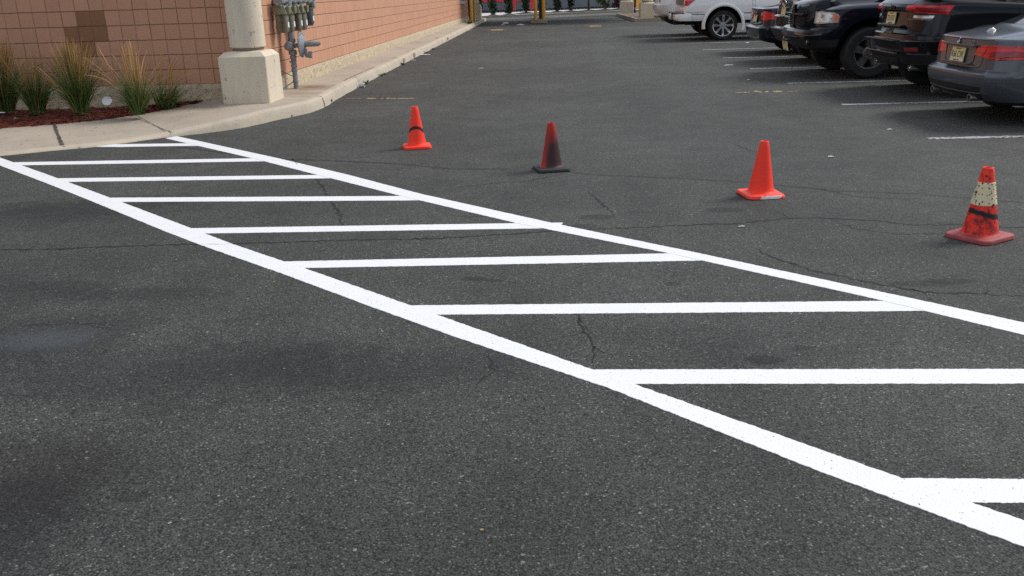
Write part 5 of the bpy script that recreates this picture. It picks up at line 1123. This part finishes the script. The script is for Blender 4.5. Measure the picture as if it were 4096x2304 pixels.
# grille nose: a proud block under the hood
def block(name, prof, mat, parent, bevel=.02, smooth=None):
    mb = MB(); n_ = len(prof[0]); vs = [p for g in prof for p in g]
    mb.add(vs, [(i*n_+k, i*n_+(k+1) % n_, (i+1)*n_+(k+1) % n_, (i+1)*n_+k) for i in range(len(prof)-1) for k in range(n_)]+[tuple(range(n_))[::-1], tuple((len(prof)-1)*n_+k for k in range(n_))])
    o = mb.build(name, mat, parent, bevel=bevel, smooth=35); return o
def nose(z, xf_, hw, xb=.75): return [(xb, hw+.03, z), (xf_+.13, hw+.02, z), (xf_+.03, hw*.86, z), (xf_, hw*.5, z), (xf_-.01, 0, z), (xf_, -hw*.5, z), (xf_+.03, -hw*.86, z), (xf_+.13, -hw-.02, z), (xb, -hw-.03, z)]
block('grille_surround', [nose(.80, .11, .56), nose(.83, .10, .57), nose(1.0, .12, .575), nose(1.13, .15, .565), nose(1.18, .19, .54), nose(1.225, .30, .50), nose(1.25, .48, .45)], P_blk2, c.root, .018)
def ngx(y, z):
    zs = [(.80, .11, .56), (.83, .10, .57), (1.0, .12, .575), (1.13, .15, .565), (1.18, .19, .54)]; z = min(1.179, max(.801, z))
    for (za, xa, ha), (zb, xb, hb) in zip(zs, zs[1:]):
        if za <= z <= zb: t = (z-za)/(zb-za); xx, hw = lerp(xa, xb, t), lerp(ha, hb, t); break
    u = abs(y)/hw
    return xx-.01*(1-u/.5) if u < .5 else (xx+.03*(u-.5)/.36 if u < .86 else xx+.03+.10*(u-.86)/.175)
M['slat'] = plain('grille_slat', (.10, .11, .12), .3, .6, .1)
for sg in (-1, 1):
    for z0, z1 in ((.835, .985), (1.025, 1.15)):
        gr = empty('grille_opening', (0, 0, 0), 0, c.root); mb = MB(); ya, yb = sg*.055, sg*.50
        xg = lambda y, z: ngx(y, z)+.012
        vs = [(ngx(y, z)-.004, y, z) for z in (z0, (z0+z1)/2, z1) for y in [lerp(ya, yb, k/8) for k in range(9)]]
        mb.add(vs, [(i*9+k, i*9+k+1, (i+1)*9+k+1, (i+1)*9+k) for i in range(2) for k in range(8)]); mb.build('grille_back', M['gap'], gr)
        mb = MB(); ns = 5
        for i in range(ns):
            z = lerp(z0, z1, (i+.5)/ns); pts = [Vector((ngx(lerp(ya, yb, k/8), z)-.006, lerp(ya, yb, k/8), z)) for k in range(9)]
            vs = []
            for p in pts: vs += [p+Vector((0, 0, -.005)), p+Vector((-.012, 0, 0)), p+Vector((0, 0, .005))]
            mb.add(vs, [(k*3+j, (k+1)*3+j, (k+1)*3+j+1, k*3+j+1) for k in range(8) for j in range(2)])
        mb.build('grille_slat', M['slat'], gr)
    pts = [(.30, sg*.585, 1.045), (.33, sg*.80, 1.05), (.42, sg*.99, 1.035), (.50, sg*1.0, 1.01), (.53, sg*1.0, .975), (.52, sg*1.0, .885), (.42, sg*.98, .878), (.36, sg*.86, .868), (.32, sg*.73, .862), (.30, sg*.66, .866), (.30, sg*.585, .872)]
    hl = c.panel('headlamp', 42 if sg < 0 else -42, pts, plain('lamp_housing', (.40, .385, .35), .3, .0, .1, 12, .5, .5), .016, nu=24, nv=9)
    def lens(yc, zc, ry_, rz_, mat, th):
        a = R(42)*(1 if sg < 0 else -1); 
        return c.panel('lamp_lens', 42 if sg < 0 else -42, [(.33+abs(yc)*.0, sg*(yc+ry_*math.cos(R(t))), zc+rz_*math.sin(R(t))) for t in range(0, 360, 24)], mat, th, hl, nu=12, nv=10)
    d_, ua_, va_ = c.dirs(42 if sg < 0 else -42)
    lens(.70, .955, .105, .078, M['clear'], .020)
    c.panel('lamp_lens', 42 if sg < 0 else -42, [(.36, sg*.80, 1.025), (.40, sg*.93, 1.03), (.43, sg*.97, .99), (.43, sg*.97, .91), (.38, sg*.88, .882), (.34, sg*.79, .89)], M['clear'], .020, hl)
    c.panel('turn_lamp', 42 if sg < 0 else -42, [(.425, sg*.985, 1.025), (.49, sg*1.0, 1.005), (.525, sg*1.0, .97), (.52, sg*1.0, .90), (.43, sg*.985, .90), (.44, sg*.985, .96)], M['amber'], .021, hl)
    q = c.hit((0, sg*.72, .585), Vector((1, 0, 0))); mb = MB(); mb.lathe([(.0, -.01), (.05, -.008), (.06, .02)], q, Matrix.Rotation(R(90), 3, 'Y'), 18); fo = mb.build('fog_lamp', M['trim'], c.root, smooth=40); mb = MB(); mb.lathe([(0, -.016), (.026, -.012)], q+Vector((-.002, sg*.02, 0)), Matrix.Rotation(R(90), 3, 'Y'), 14); mb.build('fog_lens', M['clear'], fo)
    c.panel('side_badge', 'near' if sg < 0 else 'far', [(.62, sg, .94), (.62, sg, .927), (.74, sg, .927), (.74, sg, .94)], M['chrome'], .004, nv=2)
mb = MB(); mb.box((.11, 0, 1.005), (.07, 1.06, .034)); mb.box((.098, 0, .98), (.05, .085, .36)); mb.build('grille_cross', P_blk2, c.root, bevel=.012)
c.seams('panel_gap', [('rear', [(0, -.62, .87), (0, -.60, 1.06), (0, -.60, 1.12)]), ('rear', [(0, .62, .87), (0, .60, 1.06), (0, .60, 1.12)]), ('near', [(.62, 0, .85), (.45, 0, .70)]), ('rear', sym([(0, .95, .69), (0, .4, .655), (0, .3, .64)])), ('rear', sym([(0, .95, .50), (0, .3, .49)]))], None, .012)
c.seams('bumper_highlight', [('rear', sym([(0, .97, .705), (0, .5, .655), (0, .34, .65)]))], M['slat'], .010, .004)
c.panel('intake', 'rear', sym([(0, .34, .63), (0, .34, .52)]), M['trim'], .003, nv=3)
c.plate(.0, .49, '', x=.005, tilt=-.2, proud=.03)
mb = MB(); mb.box((-.01, 0, .585), (.08, .32, .03)); mb.build('plate_bracket', M['trim'], c.root, bevel=.008)
c.panel('windscreen', 'rear', sym([(0, .60, 1.76), (0, .74, 1.37)]), M['glass'], .004)
for v, sg in (('near', -1), ('far', 1)):
    c.panel('side_window', v, [(1.85, sg, 1.38), (2.2, sg, 1.75), (2.75, sg, 1.76), (2.75, sg, 1.38)], M['glass'], .004); c.panel('side_window', v, [(2.83, sg, 1.38), (2.83, sg, 1.76), (3.55, sg, 1.75), (3.65, sg, 1.38)], M['glass'], .004)
for x in (1.06, 4.6):
    for y in (-.87, .87): c.wheel(x, y, .40, .28, 'five', .232, M['alloy'])

# ---- dark sport utility behind the black pickup
P_navy = paint('dark_navy_paint', (.009, .012, .020), .0, .10, .08, (.025, .023, .022), .0, .36)
c = Car('parked_suv', 'dark sport utility between the blue sedan and the black pickup, round chrome emblem', 'suv', (4.50, 18.43, 0), 0, P_navy, [
    rg(.32, .4, 4.4, .82, m=1), rg(.40, .14, 4.55, .89, m=2), rg(.58, .02, 4.6, .93, m=2), rg(.64, .0, 4.6, .935, m=2), rg(.655, .02, 4.6, .935), rg(.68, .08, 4.6, .935), rg(.85, .10, 4.58, .935, zf=.80), rg(.87, .06, 4.55, .935, zf=.84), rg(.90, .12, 4.5, .933, zf=.88), rg(1.10, .15, 4.45, .93, zf=.94), rg(1.2, .18, 4.1, .91, zf=1.0),
    rg(1.24, .24, 3.5, .85, zf=1.05), rg(1.60, .50, 2.4, .68), rg(1.69, .7, 2.1, .55), rg(1.71, .9, 1.9, .4)], [(.95, .36, .43, .45), (3.65, .36, .43, .45)], [M['trim']])
c.plate(.0, .97, '', x=.11, tilt=.09)
q = c.hit((0, .08, 1.105), Vector((1, 0, 0))); mb = MB()
pts = [(q.x-.012, q.y+.085*math.cos(R(a)), q.z+.06*math.sin(R(a))) for a in range(0, 361, 15)]; mb.tube(pts, .011, 8); mb.build('emblem', M['chrome'], c.root, smooth=50)
for sg in (-1, 1): c.panel('tail_lamp', 'rear', [(0, sg*.42, 1.17), (0, sg*.86, 1.19), (0, sg*.86, 1.03), (0, sg*.50, 1.06)], plain('dull_red_lamp', (.30, .05, .04), .2, 0, .2, 9, .5, .6), .01)
c.panel('rear_window', 'rear', sym([(0, .60, 1.57), (0, .72, 1.28)]), M['glass'], .004); mb = MB(); mb.box((.06, 0, .885), (.05, .30, .016)); mb.build('hatch_trim', M['chrome'], c.root, bevel=.005)
for v, sg in (('near', -1), ('far', 1)): c.panel('side_window', v, [(.5, sg, 1.30), (.75, sg, 1.56), (2.2, sg, 1.57), (2.9, sg, 1.22)], M['glass'], .004)
c.panel('windscreen', 'front', sym([(0, .58, 1.56), (0, .74, 1.12)]), M['glass'], .004)
for x in (.95, 3.65):
    for y in (-.80, .80): c.wheel(x, y, .36, .235, 'seven', .24, M['alloy'])

# ---- dark blue sedan
P_blue = paint('midnight_blue_paint', (.011, .014, .025), .0, .10, .08, (.025, .024, .024), .0, .36)
c = Car('parked_sedan', 'midnight blue sedan with rounded red tail lamps beside the white pickup', 'car', (4.56, 21.15, 0), 0, P_blue, [
    rg(.24, .34, 4.5, .78, m=1), rg(.30, .12, 4.6, .84), rg(.36, .05, 4.65, .87), rg(.50, .01, 4.68, .885), rg(.565, .0, 4.68, .888), rg(.585, .02, 4.68, .888), rg(.61, .085, 4.66, .888), rg(.64, .10, 4.65, .888), rg(.80, .125, 4.6, .886, zf=.65), rg(.93, .13, 4.5, .875, zf=.70), rg(.97, .105, 4.45, .86, zf=.72), rg(.985, .13, 4.4, .845, zf=.73), rg(1.0, .25, 4.2, .79, zf=.76),
    rg(1.03, .60, 3.6, .74, zf=.90), rg(1.05, .72, 3.4, .72, zf=.95), rg(1.36, 1.35, 2.6, .58), rg(1.42, 1.55, 2.4, .48), rg(1.44, 1.75, 2.2, .34)], [(1.02, .32, .36, .42), (3.72, .32, .36, .42)])
for sg in (-1, 1):
    pts = [(.12, sg*.40, .83), (.12, sg*.52, .905), (.13, sg*.66, .925), (.16, sg*.78, .915), (.30, sg*.875, .875), (.36, sg*.885, .83), (.32, sg*.885, .755), (.16, sg*.79, .728), (.12, sg*.55, .735), (.12, sg*.42, .765)]
    la = c.panel('tail_lamp', 30 if sg < 0 else -30, pts, M['lamp'], .014, nu=18, nv=8)
    c.panel('reversing_lamp', 30 if sg < 0 else -30, [(.12, sg*.415, .84), (.12, sg*.52, .895), (.12, sg*.60, .905), (.12, sg*.57, .845), (.12, sg*.45, .825)], M['clear'], .017, la)
c.seams('panel_gap', [('rear', sym([(0, .62, .96), (0, .60, .70), (0, .5, .635), (0, .2, .63)])), ('rear', sym([(0, .40, .845), (0, .2, .85)]))], None, .012)
c.plate(.0, .755, '', x=.105, tilt=.15); q = c.hit((0, .02, .915), Vector((1, 0, 0))); mb = MB(); mb.tube([(q.x-.01, q.y+.05*math.cos(R(a)), q.z+.04*math.sin(R(a))) for a in range(0, 361, 15)], .007, 6); mb.build('emblem', M['chrome'], c.root, smooth=50)
c.panel('rear_window', 'rear', sym([(0, .52, 1.33), (0, .64, 1.07)]), M['glass'], .004)
for v, sg in (('near', -1), ('far', 1)): c.panel('side_window', v, [(.95, sg, 1.07), (1.42, sg, 1.33), (2.45, sg, 1.34), (3.15, sg, 1.02)], M['glass'], .004)
c.panel('windscreen', 'front', sym([(0, .52, 1.33), (0, .66, 1.02)]), M['glass'], .004)
c.panel('lower_valance', 'rear', sym([(0, .6, .33), (0, .55, .27)]), M['trim'], .003, nv=3)
for x in (1.02, 3.72):
    for y in (-.775, .775): c.wheel(x, y, .32, .22, 'seven', .21, M['alloy'])

# ---- white pickup, tail to the drive
P_white = paint('white_paint', (.80, .80, .785), .0, .30, .26, (.46, .44, .40))
c = Car('pickup_truck', 'white pickup parked tail out with polished twin spoke wheels', 'pickup', (3.57, 27.36, 0), 0, P_white, [
    rg(.50, .30, 5.6, .90, m=1, c=(.10, .12)), rg(.545, .26, 5.7, .965, c=(.10, .12)), rg(.60, .24, 5.75, .985, c=(.10, .12)), rg(.70, .225, 5.8, .995, c=(.09, .12)), rg(.72, .22, 5.8, .99, c=(.09, .12)), rg(.77, .215, 5.8, .99, c=(.09, .12)), rg(.78, .21, 5.8, 1.0, c=(.09, .12)), rg(.96, .21, 5.8, 1.005, c=(.09, .12)), rg(1.06, .21, 5.78, .99, c=(.09, .12)), rg(1.3, .215, 5.7, .975, c=(.09, .12), zf=1.10), rg(1.34, .22, 5.6, .965, c=(.09, .12), zf=1.15), rg(1.355, .26, 5.4, .94, c=(.09, .12), zf=1.2),
    rg(1.36, 2.05, 4.5, .90, zf=1.27, c=(.08, .2)), rg(1.38, 2.08, 4.4, .88, zf=1.29, c=(.08, .2)), rg(1.80, 2.15, 3.6, .72, c=(.1, .2)), rg(1.88, 2.25, 3.4, .62, c=(.1, .2)), rg(1.90, 2.5, 3.2, .5, c=(.1, .2))], [(1.34, .41, .525, .5), (4.9, .41, .525, .5)])
c.panel('tailgate_trim', 'rear', sym([(0, .80, 1.22), (0, .80, .975)]), plain('satin_trim', (.20, .185, .175), .35, .6), .012)
c.seams('panel_gap', [('rear', sym([(0, .84, 1.33), (0, .84, .80), (0, .5, .79)])), ('near', [(2.13, 0, 1.36), (2.13, 0, .56)]), ('near', [(2.20, 0, 1.36), (2.20, 0, .56)]), ('near', [(3.25, 0, 1.32), (3.25, 0, .56)]), ('near', [(.22, 0, .785), (.78, 0, .785)])])
M['moulding'] = plain('grey_moulding', (.11, .11, .105), .5)
for v, sg in (('near', -1), ('far', 1)):
    la = c.panel('tail_lamp', v, [(.215, sg, 1.33), (.60, sg, 1.33), (.56, sg, 1.14), (.50, sg, 1.10), (.335, sg, .965), (.30, sg, .96), (.215, sg, .97)], M['lamp'], .010)
    c.panel('reversing_lamp', v, [(.22, sg, 1.17), (.55, sg, 1.17), (.525, sg, 1.115), (.22, sg, 1.11)], M['clear'], .014, la)
    for xa, xb in ((.45, .80), (1.91, 4.3)):
        c.panel('side_moulding', v, [(xa, sg, .768), (xb, sg, .755), (xb, sg, .735), (xa, sg, .748)], P_white, .018, nv=3); c.panel('lower_moulding_strip', v, [(xa, sg, .742), (xb, sg, .729), (xb, sg, .71), (xa, sg, .722)], M['moulding'], .010, nv=3)  # white moulding with its dark grey lower strip
    for xw in (1.34, 4.9):
        mb = MB(); A0 = range(-14, 196, 7); vs = []
        for a in A0:
            ca, sa = math.cos(R(a)), math.sin(R(a))
            for rr, yy in ((.515, .985), (.52, 1.035), (.555, 1.05), (.59, 1.035), (.61, .99)): vs.append((xw+rr*ca, sg*yy, .41+rr*sa))
        k_ = len(A0); mb.add(vs, [(i*5+j, (i+1)*5+j, (i+1)*5+j+1, i*5+j+1) for i in range(k_-1) for j in range(4)]); mb.build('arch_flare', P_white, c.root, smooth=60)
    c.panel('side_window', v, [(2.32, sg, 1.42), (2.36, sg, 1.77), (2.95, sg, 1.77), (2.95, sg, 1.42)], M['glass'], .004); c.panel('side_window', v, [(3.03, sg, 1.42), (3.03, sg, 1.77), (3.45, sg, 1.74), (3.9, sg, 1.40)], M['glass'], .004)
c.panel('rear_window', 'rear', sym([(2.1, .62, 1.76), (2.1, .72, 1.43)]), M['glass'], .004); c.panel('windscreen', 'front', sym([(0, .62, 1.75), (0, .76, 1.33)]), M['glass'], .004)
mb = MB()
def bump_sec(y, x0, z0, z1, xb=.30): return [(xb, y, z0), (x0+.03, y, z0), (x0, y, z0+.04), (x0, y, z1-.03), (x0+.02, y, z1), (xb, y, z1)]
for sg in (-1, 1):
    pr4 = [bump_sec(sg*.30, .0, .56, .73), bump_sec(sg*.62, .0, .55, .735), bump_sec(sg*.88, .02, .55, .74), bump_sec(sg*.97, .06, .55, .745), bump_sec(sg*1.0, .12, .55, .75, .44)]
    block('bumper', pr4 if sg > 0 else pr4[::-1], P_white, c.root, .014)
block('bumper_centre', [bump_sec(-.30, .03, .57, .71), bump_sec(.30, .03, .57, .71)], M['trim'], c.root, .01)
block('bumper_pad', [[(.02, -.86, .735), (.02, -.86, .762), (.28, -.86, .762), (.28, -.86, .735)], [(.02, .86, .735), (.02, .86, .762), (.28, .86, .762), (.28, .86, .735)]], M['trim'], c.root, .008)
mb = MB(); mb.box((.22, 0, .47), (.30, .10, .10)); mb.box((.5, 0, .50), (.10, 1.1, .10)); mb.box((1.0, .35, .50), (1.3, .12, .16)); mb.box((1.0, -.35, .50), (1.3, .12, .16)); mb.tube([(1.34, -.8, .41), (1.34, .8, .41)], .07, 12); mb.lathe([(0, -.14), (.12, -.10), (.14, 0), (.12, .10), (0, .14)], (1.34, 0, .41), 'Y', 16); mb.build('hitch_and_axle', M['trim'], c.root)
mb = MB(); mb.tube([(.62, -.62, .43), (1.0, -.62, .45), (1.1, -.55, .5)], .045, 14, caps=False); mb.lathe([(0, 0), (.04, 0)], (.66, -.62, .432), 'X', 14); mb.build('exhaust_pipe', M['trim'], c.root, smooth=40)
for x in (1.34, 4.9):
    for y in (-.865, .865): c.wheel(x, y, .408, .275, 'twin', .285, M['bright_alloy'])

# ---- white vehicle beyond the white pickup
P_wh2 = paint('pale_white_paint', (.68, .715, .70), .0, .3, .2, (.42, .41, .38))
c = Car('parked_suv', 'pale white rounded tail of a vehicle just beyond the white pickup', 'suv', (3.36, 30.12, 0), 0, P_wh2, [
    rg(.34, .55, 4.4, .78, m=2), rg(.46, .30, 4.6, .86, m=2, c=(.4, .4)), rg(.60, .22, 4.65, .90, c=(.4, .4)), rg(.66, .10, 4.68, .92, c=(.38, .4)), rg(.80, .02, 4.7, .93, c=(.35, .4)), rg(.93, .0, 4.7, .935, c=(.34, .4)), rg(.965, .01, 4.7, .935, c=(.3, .4)), rg(.985, .05, 4.68, .933, c=(.28, .38), zf=.9), rg(1.1, .09, 4.6, .93, c=(.25, .36), zf=.95), rg(1.25, .14, 4.3, .91, c=(.25, .34), zf=1.0), rg(1.30, .2, 3.6, .85, zf=1.06), rg(1.64, .5, 2.4, .68), rg(1.71, .7, 2.1, .55), rg(1.73, 1.0, 1.9, .4)], [(1.7, .37, .43, .45), (3.9, .37, .43, .45)], [M['trim']])
c.panel('plate_recess', 20, [(.1, -.60, 1.12), (.1, -.62, .99), (.1, -.78, .985), (.1, -.80, 1.12)], P_wh2, .002); c.seams('panel_gap', [(20, [(.1, -.60, 1.14), (.1, -.62, .995), (.1, -.66, .985), (.1, -.76, .985), (.1, -.80, 1.0)])], None, .012)
mb = MB(); q = c.hit((.1, -.66, 1.07), Vector((1, 0, 0))); mb.box(q+Vector((-.006, 0, 0)), (.012, .035, .10)); mb.box(q+Vector((-.006, -.06, .0)), (.012, .03, .07)); mb.build('tail_badge', M['trim'], c.root)
c.panel('rear_window', 'rear', sym([(0, .60, 1.60), (0, .72, 1.34)]), M['glass'], .004)
for v, sg in (('near', -1), ('far', 1)): c.panel('side_window', v, [(.5, sg, 1.35), (.75, sg, 1.60), (2.2, sg, 1.61), (2.9, sg, 1.25)], M['glass'], .004)
for sg in (-1, 1): c.panel('tail_lamp', 40 if sg < 0 else -40, [(.2, sg*.80, 1.38), (.35, sg*.9, 1.38), (.35, sg*.93, 1.2), (.2, sg*.85, 1.2)], M['lamp'], .01)
for x in (1.7, 3.9):
    for y in (-.80, .80): c.wheel(x, y, .37, .24, 'seven', .24, M['alloy'])
